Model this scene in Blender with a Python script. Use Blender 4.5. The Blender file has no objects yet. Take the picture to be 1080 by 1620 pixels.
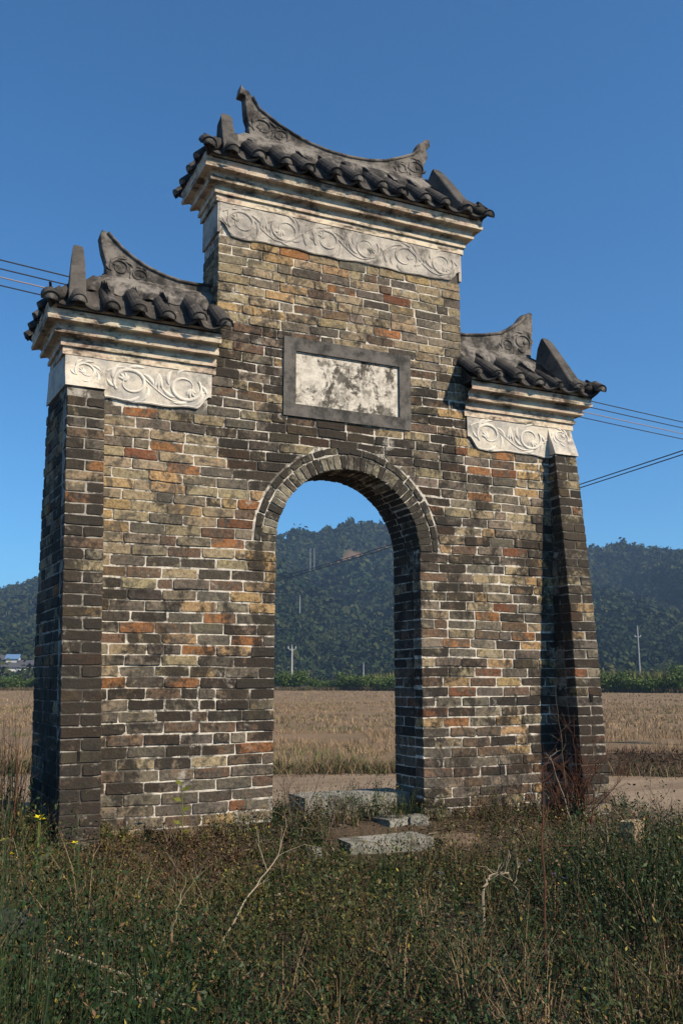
import bpy, math, random
import numpy as np
from mathutils import Matrix, Vector

random.seed(7)
RNG = np.random.default_rng(11)
SC = bpy.context.scene
COL = SC.collection
R = math.radians

# ------------------------------------------------------------------ camera
CAM_P = np.array([-2.9899, -6.2465, 0.9921])
YAW, PITCH, ROLL, FOC = 0.4368, 0.1809, -0.0018, 1466.7
cam = bpy.data.cameras.new('camera')
cam.sensor_fit = 'HORIZONTAL'
cam.sensor_width = 36.0
cam.lens = FOC / 1080 * 36
cam.clip_start = 0.05
cam.clip_end = 6000
cam_o = bpy.data.objects.new('camera', cam)
COL.objects.link(cam_o)
_fw = Vector((math.sin(YAW), math.cos(YAW), 0)); _r = Vector((math.cos(YAW), -math.sin(YAW), 0)); _u = Vector((0, 0, 1))
_F = _fw * math.cos(PITCH) + _u * math.sin(PITCH); _U = _u * math.cos(PITCH) - _fw * math.sin(PITCH)
_R2 = _r * math.cos(ROLL) + _U * math.sin(ROLL); _U2 = _U * math.cos(ROLL) - _r * math.sin(ROLL)
cam_o.matrix_world = Matrix(((_R2.x, _U2.x, -_F.x, CAM_P[0]), (_R2.y, _U2.y, -_F.y, CAM_P[1]),
                             (_R2.z, _U2.z, -_F.z, CAM_P[2]), (0, 0, 0, 1)))
SC.camera = cam_o

# ------------------------------------------------------------------ sky, sun, exposure
SUN_AZ, SUN_EL = R(146), R(40)          # azimuth clockwise from +Y
world = bpy.data.worlds.new('World')
SC.world = world
world.use_nodes = True
wn = world.node_tree
sky = wn.nodes.new('ShaderNodeTexSky')
sky.sky_type = 'NISHITA'
sky.sun_disc = False
sky.sun_elevation = SUN_EL
sky.sun_rotation = SUN_AZ
sky.altitude = 100
sky.air_density = 1.0
sky.dust_density = 0.15
sky.ozone_density = 8.0
sat = wn.nodes.new('ShaderNodeMix'); sat.data_type = 'RGBA'; sat.blend_type = 'MULTIPLY'; sat.inputs[0].default_value = 1.0
sat.inputs[7].default_value = (.60, 1.0, 1.10, 1)          # white balance of the whole sky
wn.links.new(sky.outputs[0], sat.inputs[6]); wn.links.new(sat.outputs[2], wn.nodes['Background'].inputs[0])
wn.nodes['Background'].inputs[1].default_value = 0.096
sl = bpy.data.lights.new('sun', 'SUN')
sl.energy = 5.0
sl.angle = R(0.53)
sl.color = (1.0, 0.865, 0.67)
sun_o = bpy.data.objects.new('sun', sl)
COL.objects.link(sun_o)
S_DIR = Vector((math.sin(SUN_AZ) * math.cos(SUN_EL), math.cos(SUN_AZ) * math.cos(SUN_EL), math.sin(SUN_EL)))
sun_o.rotation_euler = S_DIR.to_track_quat('Z', 'Y').to_euler()
sun_o.location = (20, -30, 40)
SC.view_settings.view_transform = 'Standard'
SC.view_settings.look = 'None'
SC.view_settings.exposure = 0.48
SC.view_settings.gamma = 1.0
SC.view_settings.use_curve_mapping = False
SC.cycles.max_bounces = 6
SC.cycles.diffuse_bounces = 3
SC.cycles.volume_bounces = 0
SC.cycles.use_denoising = True

# ------------------------------------------------------------------ helpers
def tag(o, label=None, cat=None, group=None, kind=None):
    if label: o['label'] = label
    if cat: o['category'] = cat
    if group: o['group'] = group
    if kind: o['kind'] = kind
    return o

def obj(name, verts, faces, mat, parent=None, smooth=False, col=None):
    """one mesh object; col = per-vertex rgba"""
    me = bpy.data.meshes.new(name)
    me.from_pydata([tuple(map(float, v)) for v in verts], [], [tuple(map(int, f)) for f in faces])
    return _finish(name, me, mat, parent, smooth, col)

def _finish(name, me, mat, parent, smooth, col):
    if col is not None:
        a = me.color_attributes.new('bc', 'FLOAT_COLOR', 'POINT')
        a.data.foreach_set('color', np.asarray(col, dtype=np.float32).ravel())
    if mat is not None: me.materials.append(mat)
    if smooth: me.polygons.foreach_set('use_smooth', [True] * len(me.polygons))
    me.update()
    o = bpy.data.objects.new(name, me)
    COL.objects.link(o)
    if parent is not None: o.parent = parent
    return o

def np_obj(name, V, F, mat, parent=None, col=None, smooth=False):
    """fast mesh from arrays: V (n,3); F (m,k) all faces with k corners"""
    V = np.asarray(V, dtype=np.float32); F = np.asarray(F, dtype=np.int32)
    me = bpy.data.meshes.new(name)
    m, k = F.shape
    me.vertices.add(len(V)); me.vertices.foreach_set('co', V.ravel())
    me.loops.add(m * k); me.loops.foreach_set('vertex_index', F.ravel())
    me.polygons.add(m)
    me.polygons.foreach_set('loop_start', np.arange(0, m * k, k, dtype=np.int32))
    me.update(calc_edges=True)
    return _finish(name, me, mat, parent, smooth, col)

def empty(name, loc=(0, 0, 0), rz=0):
    o = bpy.data.objects.new(name, None)
    COL.objects.link(o)
    o.location = loc
    o.rotation_euler = (0, 0, rz)
    o.empty_display_size = 0.2
    return o

class Geo:
    """collects faces of several shapes into one mesh"""
    def __init__(s): s.v = []; s.f = []
    def add(s, v, f):
        n = len(s.v); s.v += [tuple(p) for p in v]; s.f += [tuple(i + n for i in q) for q in f]
    def box(s, a, b):
        x0, y0, z0 = a; x1, y1, z1 = b
        s.add([(x0,y0,z0),(x1,y0,z0),(x1,y1,z0),(x0,y1,z0),(x0,y0,z1),(x1,y0,z1),(x1,y1,z1),(x0,y1,z1)],
              [(0,3,2,1),(4,5,6,7),(0,1,5,4),(1,2,6,5),(2,3,7,6),(3,0,4,7)])
    def tube(s, pts, rad, n=5, cap=True):
        pts = [Vector(p) for p in pts]
        rad = rad if hasattr(rad, '__len__') else [rad] * len(pts)
        rings = []
        base = len(s.v)
        for i, p in enumerate(pts):
            d = (pts[min(i + 1, len(pts) - 1)] - pts[max(i - 1, 0)])
            if d.length < 1e-9: d = Vector((0, 0, 1))
            d.normalize()
            a = d.orthogonal().normalized() if i == 0 else (pa - d * pa.dot(d)).normalized()
            pa = a
            b = d.cross(a)
            for k in range(n):
                t = 2 * math.pi * k / n
                s.v.append(tuple(p + (a * math.cos(t) + b * math.sin(t)) * rad[i]))
        for i in range(len(pts) - 1):
            for k in range(n):
                k2 = (k + 1) % n
                s.f.append((base + i*n + k, base + i*n + k2, base + (i+1)*n + k2, base + (i+1)*n + k))
        if cap:
            s.f.append(tuple(base + k for k in reversed(range(n))))
            s.f.append(tuple(base + (len(pts)-1)*n + k for k in range(n)))
    def obj(s, name, mat, parent=None, smooth=False):
        return obj(name, s.v, s.f, mat, parent, smooth)

def lerp_tab(tab):
    xs = [a for a, b in tab]; ys = [b for a, b in tab]
    return lambda z: float(np.interp(z, xs, ys))

def snoise(x, y, seed=0):
    """cheap smooth value noise on arrays"""
    x = np.asarray(x, dtype=float); y = np.asarray(y, dtype=float)
    xi = np.floor(x).astype(np.int64); yi = np.floor(y).astype(np.int64)
    fx = x - xi; fy = y - yi
    fx = fx*fx*(3-2*fx); fy = fy*fy*(3-2*fy)
    def h(a, b):
        n = (a * 374761393 + b * 668265263 + seed * 1442695041) & 0xffffffff
        n = ((n ^ (n >> 13)) * 1274126177) & 0xffffffff
        return ((n ^ (n >> 16)) & 0xffff) / 65535.0
    return (h(xi,yi)*(1-fx)+h(xi+1,yi)*fx)*(1-fy) + (h(xi,yi+1)*(1-fx)+h(xi+1,yi+1)*fx)*fy

def fbm(x, y, seed=0, oct=4):
    s = 0; a = 0.5
    for i in range(oct):
        s = s + a * snoise(np.asarray(x) * 2**i, np.asarray(y) * 2**i, seed + i); a *= .5
    return s

# ------------------------------------------------------------------ materials
ALB = 0.82   # overall reflectance of everything in this weathered place
class NT:
    def __init__(s, name, rough=0.9, spec=0.25):
        s.m = bpy.data.materials.new(name); s.m.use_nodes = True
        s.t = s.m.node_tree; s.b = s.t.nodes['Principled BSDF']
        s.b.inputs['Roughness'].default_value = rough
        s.b.inputs['Specular IOR Level'].default_value = spec
        s.geo = None
    def new(s, typ, **kw):
        n = s.t.nodes.new(typ)
        for k, v in kw.items(): setattr(n, k, v)
        return n
    def link(s, a, b): s.t.links.new(a, b)
    def pos(s, scale=(1, 1, 1)):
        if s.geo is None: s.geo = s.new('ShaderNodeNewGeometry')
        if scale == (1, 1, 1): return s.geo.outputs['Position']
        v = s.new('ShaderNodeVectorMath', operation='MULTIPLY'); v.inputs[1].default_value = scale
        s.link(s.geo.outputs['Position'], v.inputs[0]); return v.outputs[0]
    def noise(s, sc, detail=5, rough=0.6, scale=(1, 1, 1), dist=0.0):
        n = s.new('ShaderNodeTexNoise'); n.inputs['Scale'].default_value = sc
        n.inputs['Detail'].default_value = detail; n.inputs['Roughness'].default_value = rough
        n.inputs['Distortion'].default_value = dist
        s.link(s.pos(scale), n.inputs['Vector']); return n.outputs['Fac']
    def ramp(s, fac, lo, hi, a=0.0, b=1.0):
        n = s.new('ShaderNodeMapRange', interpolation_type='SMOOTHSTEP')
        for i, v in zip(('From Min', 'From Max', 'To Min', 'To Max'), (lo, hi, a, b)): n.inputs[i].default_value = v
        s.link(fac, n.inputs['Value']); return n.outputs['Result']
    def mix(s, fac, a, b, blend='MIX'):
        n = s.new('ShaderNodeMix', data_type='RGBA', blend_type=blend)
        for sock, v in ((n.inputs[0], fac), (n.inputs[6], a), (n.inputs[7], b)):
            if isinstance(v, (int, float)): sock.default_value = v
            elif isinstance(v, tuple): sock.default_value = v + (1,) if len(v) == 3 else v
            else: s.link(v, sock)
        return n.outputs[2]
    def math(s, op, a, b):
        n = s.new('ShaderNodeMath', operation=op)
        for sock, v in zip(n.inputs, (a, b)):
            if isinstance(v, (int, float)): sock.default_value = v
            else: s.link(v, sock)
        return n.outputs[0]
    def attr(s):
        n = s.new('ShaderNodeAttribute', attribute_name='bc'); return n
    def bump(s, h, strength=0.4, dist=0.01):
        n = s.new('ShaderNodeBump'); n.inputs['Strength'].default_value = strength; n.inputs['Distance'].default_value = dist
        s.link(h, n.inputs['Height']); s.link(n.outputs[0], s.b.inputs['Normal'])
    def color(s, c):
        if isinstance(c, tuple): s.b.inputs['Base Color'].default_value = tuple(v * ALB for v in c) + (1,)
        else: s.link(s.mix(1.0, c, (ALB, ALB, ALB), 'MULTIPLY'), s.b.inputs['Base Color'])
        return s.m

def crust(n, st):
    """blotchy dark lichen that runs over bricks and joints alike"""
    l1 = n.noise(4.6, 8, 0.74, (1, 1, .72), .6); l2 = n.noise(1.25, 5, 0.6); l3 = n.noise(30, 6, .7)
    v = n.math('ADD', n.math('MULTIPLY', l1, .95), n.math('MULTIPLY', l2, .75))
    v = n.math('ADD', v, n.math('MULTIPLY', l3, .40))
    return n.math('ADD', v, n.math('SUBTRACT', st, 1.28))

def m_brick():
    n = NT('weathered_brick', 0.94, 0.15)
    a = n.attr()
    c = a.outputs['Color']; st = a.outputs['Alpha']
    # fire-flashed patches inside one brick
    c = n.mix(n.ramp(n.noise(6.5, 5, 0.62, dist=1.2), .50, .58, 0, .75), c, (.118, .106, .088))
    c = n.mix(n.ramp(n.noise(8.3, 4, 0.6, (1.0, 1.0, 1.6), 1.0), .60, .68, 0, .55), c, (.34, .29, .19))
    c = n.mix(n.ramp(n.noise(38, 6, 0.68), .36, .68), c, n.mix(1.0, c, (.56, .54, .52), 'MULTIPLY'))
    c = n.mix(n.ramp(n.noise(11, 5, 0.6, dist=.6), .54, .66, 0, .6), c, n.mix(1.0, c, (1.35, 1.25, 1.05), 'MULTIPLY'))
    c = n.mix(n.ramp(crust(n, st), .06, .21, 0, .90), c, (.036, .031, .026))
    w = n.noise(4.5, 7, .72)
    c = n.mix(n.ramp(w, .59, .70, 0, .70), c, (.54, .49, .41))
    n.bump(n.math('ADD', n.noise(60, 6, .7), n.math('MULTIPLY', n.noise(14, 4, .6), 1.2)), .8, .010)
    return n.color(c)

def m_mortar(name='lime_mortar', k=1.0):
    n = NT(name, 0.95, 0.15)
    c = n.mix(n.ramp(n.noise(16, 6, .65), .36, .66), tuple(k * v for v in (.82, .75, .64)), tuple(k * v for v in (.56, .50, .42)))
    v = n.new('ShaderNodeValue'); v.outputs[0].default_value = .365
    c = n.mix(n.ramp(crust(n, v.outputs[0]), .10, .22, 0, .92), c, (.060, .051, .042))
    c = n.mix(n.ramp(n.noise(7.0, 5, .6), .52, .64, 0, .75), c, (.17, .155, .13))
    n.bump(n.noise(70, 5, .7), .7, .008)
    return n.color(c)

def m_plaster(name, base, alt, dark, lo, hi, stretch=(1, 1, 1), dsc=5.0):
    n = NT(name, 0.93, 0.2)
    c = n.mix(n.ramp(n.noise(6, 5, .6), .38, .66), base, alt)
    c = n.mix(n.ramp(n.noise(34, 5, .65), .46, .72, 0, .45), c, n.mix(1.0, c, (.6, .57, .53), 'MULTIPLY'))
    d = n.math('ADD', n.noise(dsc, 7, .68, stretch), n.math('MULTIPLY', n.noise(dsc * 4.7, 6, .7), .4))
    c = n.mix(n.ramp(d, lo, hi, 0, .92), c, dark)
    n.bump(n.math('ADD', n.noise(45, 6, .7), n.math('MULTIPLY', n.noise(9, 4, .6), 1.0)), .5, .008)
    return n.color(c)

M = {}
M['brick'] = m_brick()
M['mortar'] = m_mortar(); M['mortar_dirty'] = m_mortar('sooty_mortar', .55)
M['frieze'] = m_plaster('white_lime_relief', (.76, .68, .56), (.50, .47, .43), (.13, .115, .10), .68, .96, dsc=4)
M['relief'] = m_plaster('white_lime_scroll', (.84, .78, .68), (.72, .66, .58), (.20, .19, .17), .86, 1.08, dsc=5)
M['frieze_grey'] = m_plaster('grey_weathered_relief', (.62, .56, .48), (.40, .365, .325), (.10, .09, .08), .66, .92, dsc=4)
M['cornice'] = m_plaster('cream_lime_moulding', (.84, .72, .54), (.70, .52, .40), (.055, .045, .037), .625, .86, (1, 1, 3.0), 4.2)
M['plaque'] = m_plaster('dark_grey_render', (.17, .155, .14), (.10, .093, .086), (.045, .042, .038), .66, .9, dsc=6)
M['panel'] = m_plaster('flaking_white_panel', (.72, .67, .59), (.60, .55, .48), (.17, .15, .12), .70, .80, dsc=5.0)
M['tile'] = m_plaster('lichened_roof_tile', (.085, .076, .068), (.040, .037, .034), (.24, .21, .185), .74, .98, dsc=7)
M['ridge'] = m_plaster('grey_lichen_ridge', (.25, .225, .20), (.13, .118, .108), (.035, .032, .030), .60, .84, dsc=6)
M['fin'] = m_plaster('dark_lichen_fin', (.125, .112, .10), (.085, .078, .072), (.035, .033, .032), .66, .90, dsc=8)
M['stone'] = m_plaster('rough_granite', (.34, .325, .28), (.23, .225, .19), (.075, .07, .06), .66, .88, dsc=8)
M['rock'] = m_plaster('tan_rock', (.42, .33, .22), (.30, .22, .15), (.10, .08, .06), .8, 1.0, dsc=14)
M['earth'] = m_plaster('packed_brown_earth', (.20, .145, .10), (.14, .10, .07), (.06, .045, .032), .7, .95, dsc=10)
M['hole_shade'] = NT('painted_socket_shade', .95, .1).color((.02, .018, .016))  # shade inside the putlog holes, put into the colour

def m_attr(name, rough=.8, spec=.2, var=.35, scale=20, trans=0.0):
    n = NT(name, rough, spec)
    c = n.attr().outputs['Color']
    c = n.mix(n.ramp(n.noise(scale, 3, .6), .3, .7, 0, var), c, n.mix(1.0, c, (.55, .55, .5), 'MULTIPLY'))
    if trans: n.b.inputs['Transmission Weight'].default_value = 0
    return n.color(c)
M['leaf'] = m_attr('weed_leaf', .6, .3, .3, 30)
M['flake'] = m_attr('flaked_limewash', .93, .15, .35, 60)
M['straw'] = m_attr('dry_straw', .75, .25, .3, 12)
M['crown'] = m_attr('far_tree_crown', .95, .1, .6, .55)
M['bush'] = m_attr('hedge_leaf', .65, .3, .3, 2)
def m_plain(name, c, rough=.85, spec=.2, n2=12, amt=.4):
    n = NT(name, rough, spec)
    k = n.mix(n.ramp(n.noise(n2, 5, .65), .35, .68, 0, amt), c, tuple(v * .5 for v in c))
    return n.color(k)
M['twig'] = m_plain('dry_twig', (.16, .12, .085))
M['twig_red'] = m_plain('reddish_dead_twig', (.13, .055, .03))
M['twig_pale'] = m_plain('pale_dead_stalk', (.36, .29, .20))
M['green_leaf'] = m_plain('yellow_green_leaf', (.26, .27, .05), .6)
M['green_stem'] = m_plain('green_stem', (.16, .20, .05))
M['yellow'] = m_plain('yellow_petal', (.75, .62, .02), .6, .2, 40, .2)
M['purple'] = m_plain('lilac_petal', (.36, .30, .62), .6, .2, 40, .2)
M['log'] = m_plain('charred_log', (.030, .028, .032), .8, .3, 20, .4)
M['concrete'] = m_plain('concrete_pole', (.42, .42, .42), .8)
M['metal'] = m_plain('galvanised_steel', (.40, .41, .43), .5, .5)
M['wire'] = NT('black_cable', .6, .3).color((.02, .022, .028))
M['wire_pale'] = NT('pale_cable', .6, .3).color((.30, .24, .24))
M['wall_white'] = m_plain('white_render', (.62, .60, .57), .9, .2, 1.2, .3)
M['wall_tan'] = m_plain('tan_render', (.50, .42, .32), .9, .2, 1.2, .3)
M['roof_grey'] = m_plain('grey_roof_tiles', (.09, .09, .10), .9, .2, 1.5, .4)
M['roof_blue'] = m_plain('blue_roof_sheet', (.13, .24, .42), .6, .3, 1.5, .2)
M['pane'] = NT('dark_window', .3, .5).color((.03, .035, .045))

def m_ground():
    n = NT('soil_with_litter', .97, .1)
    c = n.mix(n.ramp(n.noise(2.2, 6, .65), .35, .66), (.070, .051, .035), (.105, .078, .053))
    c = n.mix(n.ramp(n.noise(30, 6, .7), .45, .7, 0, .7), c, (.055, .042, .03))
    c = n.mix(n.ramp(n.noise(75, 4, .7), .60, .72, 0, .6), c, (.27, .21, .14))
    n.bump(n.math('ADD', n.noise(28, 6, .7), n.math('MULTIPLY', n.noise(6, 4, .6), 2.0)), .8, .03)
    return n.color(c)
def m_path():
    n = NT('packed_earth', .96, .1)
    c = n.mix(n.ramp(n.noise(1.1, 6, .65, (.5, 1.6, 1)), .35, .66), (.32, .24, .165), (.22, .16, .108))
    c = n.mix(n.ramp(n.noise(9, 6, .72, (.6, 1.8, 1)), .56, .72, 0, .6), c, (.13, .10, .072))
    c = n.mix(n.ramp(n.noise(60, 4, .7), .58, .75, 0, .5), c, (.36, .32, .26))
    n.bump(n.math('ADD', n.noise(40, 6, .7), n.math('MULTIPLY', n.noise(5, 4, .6), 2.5)), .6, .02)
    return n.color(c)
def m_field():
    n = NT('stubble_soil', .97, .1)
    c = n.mix(n.ramp(n.noise(.35, 6, .65), .35, .66), (.27, .185, .115), (.20, .145, .085))
    c = n.mix(n.ramp(n.noise(14, 5, .7), .48, .7, 0, .6), c, (.10, .072, .045))
    c = n.mix(n.ramp(n.noise(.9, 6, .7, (.6, 1, 1)), .60, .74, 0, .6), c, (.085, .095, .035))
    n.bump(n.noise(10, 6, .7), .7, .05)
    return n.color(c)
def m_hill():
    n = NT('forest_floor', .98, .05)
    a = n.attr().outputs['Color']
    c = n.mix(n.ramp(n.noise(.05, 6, .65), .4, .65, 0, .6), a, n.mix(1.0, a, (.55, .6, .5), 'MULTIPLY'))
    return n.color(c)
M['ground'] = m_ground(); M['path'] = m_path(); M['field'] = m_field(); M['hill'] = m_hill()

# ------------------------------------------------------------------ ground, field, path
def smooth(a, b, x):
    t = np.clip((np.asarray(x, dtype=float) - a) / (b - a), 0, 1); return t*t*(3-2*t)

def gz(x, y):
    x = np.asarray(x, dtype=float); y = np.asarray(y, dtype=float)
    z = -0.20 * smooth(0.1, -0.95, y) - 0.06 * smooth(-1.5, -5, y)
    z = z + 0.10 * smooth(-1.4, -2.3, x) * smooth(-1.6, -0.4, y) * smooth(2.5, .8, y)
    z = np.minimum(z, -0.27 * np.maximum(smooth(.75, 1.9, y), smooth(2.2, 3.0, x)) + .10 * smooth(-1.4, -2.3, x) * smooth(1.0, .2, y))
    fl = smooth(1.2, 0.2, y)
    return z + fl * (fbm(x * 1.3 + 40, y * 1.3 + 40, 3) - .47) * .08

def axis(lo, f0, f1, hi, step, nf):
    a = np.arange(f0, f1 + 1e-6, step)
    g = (np.linspace(0, 1, nf + 1)[1:]) ** 2.4
    return np.concatenate([(f0 - g * (f0 - lo))[::-1], a, f1 + g * (hi - f1)])

def sheet(name, xs, ys, zf, mat, keep=None, dz=0.0, col=None):
    X, Y = np.meshgrid(xs, ys)
    Z = zf(X, Y) + dz
    V = np.stack([X, Y, Z], -1).reshape(-1, 3)
    nx, ny = len(xs), len(ys)
    i = (np.arange(ny - 1)[:, None] * nx + np.arange(nx - 1)[None, :]).ravel()
    F = np.stack([i, i + 1, i + nx + 1, i + nx], -1)
    if keep is not None:
        c = V[F].mean(1); F = F[keep(c[:, 0], c[:, 1])]
    o = np_obj(name, V, F, mat, smooth=True)
    return o

tag(sheet('ground', axis(-1900, -7, 9, 1900, .12, 26), axis(-400, -7.5, 5, 1900, .12, 26), gz, M['ground']), kind='structure')

def far_edge(x):   # far edge of the path (world)
    return np.interp(x, [-40, -6, 1.6, 2.5, 5.9, 9, 30], [28, 10.4, 6.0, 5.8, 3.85, 1.3, -18])
def near_edge(x):
    return np.interp(x, [-40, -6, 0.3, 1.7, 2.45, 3.0, 4.0, 9, 30], [22, 5.9, 2.3, 1.6, 1.0, .25, -.7, -4.6, -24])
def path_keep(x, y):
    w = (fbm(x * 1.7, y * 1.7, 9) - .47) * .7
    return (y < far_edge(x) + w) & (y > near_edge(x) + w)
_px = np.arange(-14, 16, .1)
tag(sheet('dirt_path', _px, np.arange(-12, 12, .1), gz, M['path'], path_keep, .006), kind='structure')

HEDGE = [(-36, 158), (-12, 152), (10, 143), (52, 112), (70, 66), (94, 27)]
def hedge_y(x): return np.interp(x, [a for a, b in HEDGE], [b for a, b in HEDGE])
def field_keep(x, y):
    w = (fbm(x * 1.1 + 9, y * 1.1, 19) - .47) * .8
    return (y > far_edge(x) + .35 + w) & (y < hedge_y(x))
tag(sheet('field', axis(-60, -12, 16, 100, .25, 40), axis(-4, -3, 16, 160, .25, 60), gz, M['field'], field_keep, .010), kind='structure')

# ------------------------------------------------------------------ the gate
T = 0.44           # wall thickness
AL, AR = 1.085, 1.030
TZ = 0.38          # tower thickness
AZC, AR0 = 1.988, 0.6
CH = 0.0745        # brick course
Z0 = 1.988 - 31 * 0.0745
FZL, FZR, FZT = (2.91, 3.187), (2.873, 3.139), (4.296, 4.559)   # friezes: bottom, top
gate = empty('brick_gate', (0, 0, 0))
tag(gate, 'old weathered brick gateway with round arch, three tiled roofs and upswept ridges', 'gateway')

d_pier = lerp_tab([(-.4, .318), (-.04, .302), (1.385, .227), (2.12, .165), (2.88, .09), (2.96, .06), (3.04, .026), (3.12, 0)])
xl_out = lerp_tab([(-.3, -2.07), (.18, -2.079), (1.29, -2.109), (2.1, -2.122), (2.84, -2.1325), (3.2, -2.135)])
def xl_in(z): return xl_out(z) + .25
def xr_out(z): return 2.11
xr_in = lerp_tab([(0, 1.85), (2.9, 1.88)])
SPLAY = -.045

BR = []      # collected bricks: (verts, faces, colour, weight)
PAL = [((.270, .218, .160), .21), ((.405, .318, .200), .20), ((.180, .152, .120), .17), ((.195, .130, .088), .18),
       ((.490, .335, .170), .10), ((.375, .178, .080), .055), ((.100, .082, .066), .06), ((.230, .106, .060), .03)]
_pc = [p for p, w in PAL]; _pw = np.array([w for p, w in PAL])

def brick_colour(x, z, rnd):
    w = _pw.copy()
    if z > 3.45: w *= [.9, 2.4, .6, .45, .7, .7, .45, .5]
    elif z > 1.9 and x < -1.05: w *= [1.2, 2.1, .7, .45, 1.7, 1.5, .5, .8]
    elif z > 1.6 and x > .85: w *= [1.3, 2.1, 1.0, .6, 1.2, .9, .6, 1]
    elif z < .9: w *= [.9, .45, 1.0, 2.3, .5, .6, .9, 1.6]
    w /= w.sum()
    c = np.array(_pc[rnd.choices(range(len(_pc)), w)[0]])
    c = c * (.84 + .30 * rnd.random()) * (1 + (np.array([rnd.random(), rnd.random(), rnd.random()]) - .5) * .08)
    st = .308 + (rnd.random() - .5) * .24
    st += .17 * math.exp(-((x - .1) / .95) ** 2) * math.exp(-((z - 2.75) / .8) ** 2)      # crusted centre
    st += .06 * math.exp(-((z - .9) / .7) ** 2) - (.14 if (-1.85 < x < -1.1 and z > 1.7) else 0) - (.12 if z > 3.6 else 0) - (.05 if x > 1.0 and z > 1.8 else 0)
    st -= .10 if z < .25 else 0
    return (float(c[0]), float(c[1]), float(c[2]), float(np.clip(st, 0, 1)))

def add_brick(P, nrm, depth, tone=None, weight=None, stain=0.0, proud=None, rnd=random):
    """P: 4 points bl, br, tr, tl of the visible face, nrm: outward normal"""
    P = [np.array(p, dtype=float) for p in P]; nrm = np.array(nrm, dtype=float); nrm /= np.linalg.norm(nrm)
    pr = (rnd.random() * .008 - .0025) if proud is None else proud
    def at(u, v): return (P[0]*(1-u)+P[1]*u)*(1-v) + (P[3]*(1-u)+P[2]*u)*v
    L = (np.linalg.norm(P[1]-P[0]) + np.linalg.norm(P[2]-P[3])) / 2; H = (np.linalg.norm(P[3]-P[0]) + np.linalg.norm(P[2]-P[1])) / 2
    if L < .02 or H < .015: return
    c = lambda: .003 + .016 * rnd.random() ** 2.6
    j = lambda s=.0032: (rnd.random() - .5) * 2 * s
    uv = []
    for (u, v, du, dv) in ((0, 0, 1, 1), (1, 0, -1, 1), (1, 1, -1, -1), (0, 1, 1, -1)):
        a, b = c() / L, c() / H
        p1, p2 = (u + j() / L, v + dv*b + j() / H), (u + du*a + j(.003) / L, v + j(.003) / H)
        uv += [p1, p2] if (u, v) in ((0, 0), (1, 1)) else [p2, p1]
    uv.insert(2, (.35 + .3 * rnd.random(), j(.0045) / H)); uv.insert(7, (.35 + .3 * rnd.random(), 1 + j(.0045) / H))
    bw = .0032 + .003 * rnd.random()
    n = len(uv); V = []
    for (u, v) in uv:
        ui = .5 + (u - .5) * (1 - 2 * bw / L); vi = .5 + (v - .5) * (1 - 2 * bw / H)
        V.append(at(ui, vi) + nrm * (pr + j(.001)))
    for (u, v) in uv: V.append(at(u, v) + nrm * (pr - bw))
    for (u, v) in uv: V.append(at(u, v) - nrm * depth)
    F = [tuple(range(n))]
    for k in range(2):
        for i in range(n):
            i2 = (i + 1) % n
            F.append((k*n + i2, k*n + i, (k+1)*n + i, (k+1)*n + i2))
    cen = at(.5, .5)
    # orientation: make the face normal agree with nrm
    nn = np.cross(V[2] - V[0], V[5] - V[0])
    if np.dot(nn, nrm) < 0: F = [tuple(reversed(f)) for f in F]
    col = tone if tone else brick_colour(cen[0], cen[2], rnd)
    col = (col[0], col[1], col[2], min(1, max(0, col[3] + stain)))
    to = CAM_P - cen; dist = np.linalg.norm(to)
    wgt = L * H * max(0, np.dot(to / dist, nrm)) / dist**2 if weight is None else weight
    BR.append((np.array(V), F, col, wgt, cen))

def wav(u, z): return .0045 * math.sin(u * 2.1 + z * 5.3) + .003 * math.sin(u * 5.7 - z * 3.1)

def split(u0, u1, k, rnd=random, full=.245, half=.118, ph=.15):
    """brick cuts along one course"""
    out = []; j = .0068; u = u0
    first = [half, full, .185, full][k % 4] * (.92 + .16 * rnd.random())
    step = first
    while u < u1 - .015:
        e = u + step
        if u1 - e < .075: e = u1
        out.append((u, e - (j if e < u1 else 0) * (.7 + .6 * rnd.random())))
        u = e
        step = (half if rnd.random() < ph else full) * (.95 + .1 * rnd.random())
    return out

def course_range(za, zb):
    k0 = math.ceil((za - Z0) / CH - 1e-6); k1 = math.floor((zb - Z0) / CH + 1e-6)
    return range(k0, k1)

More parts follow.
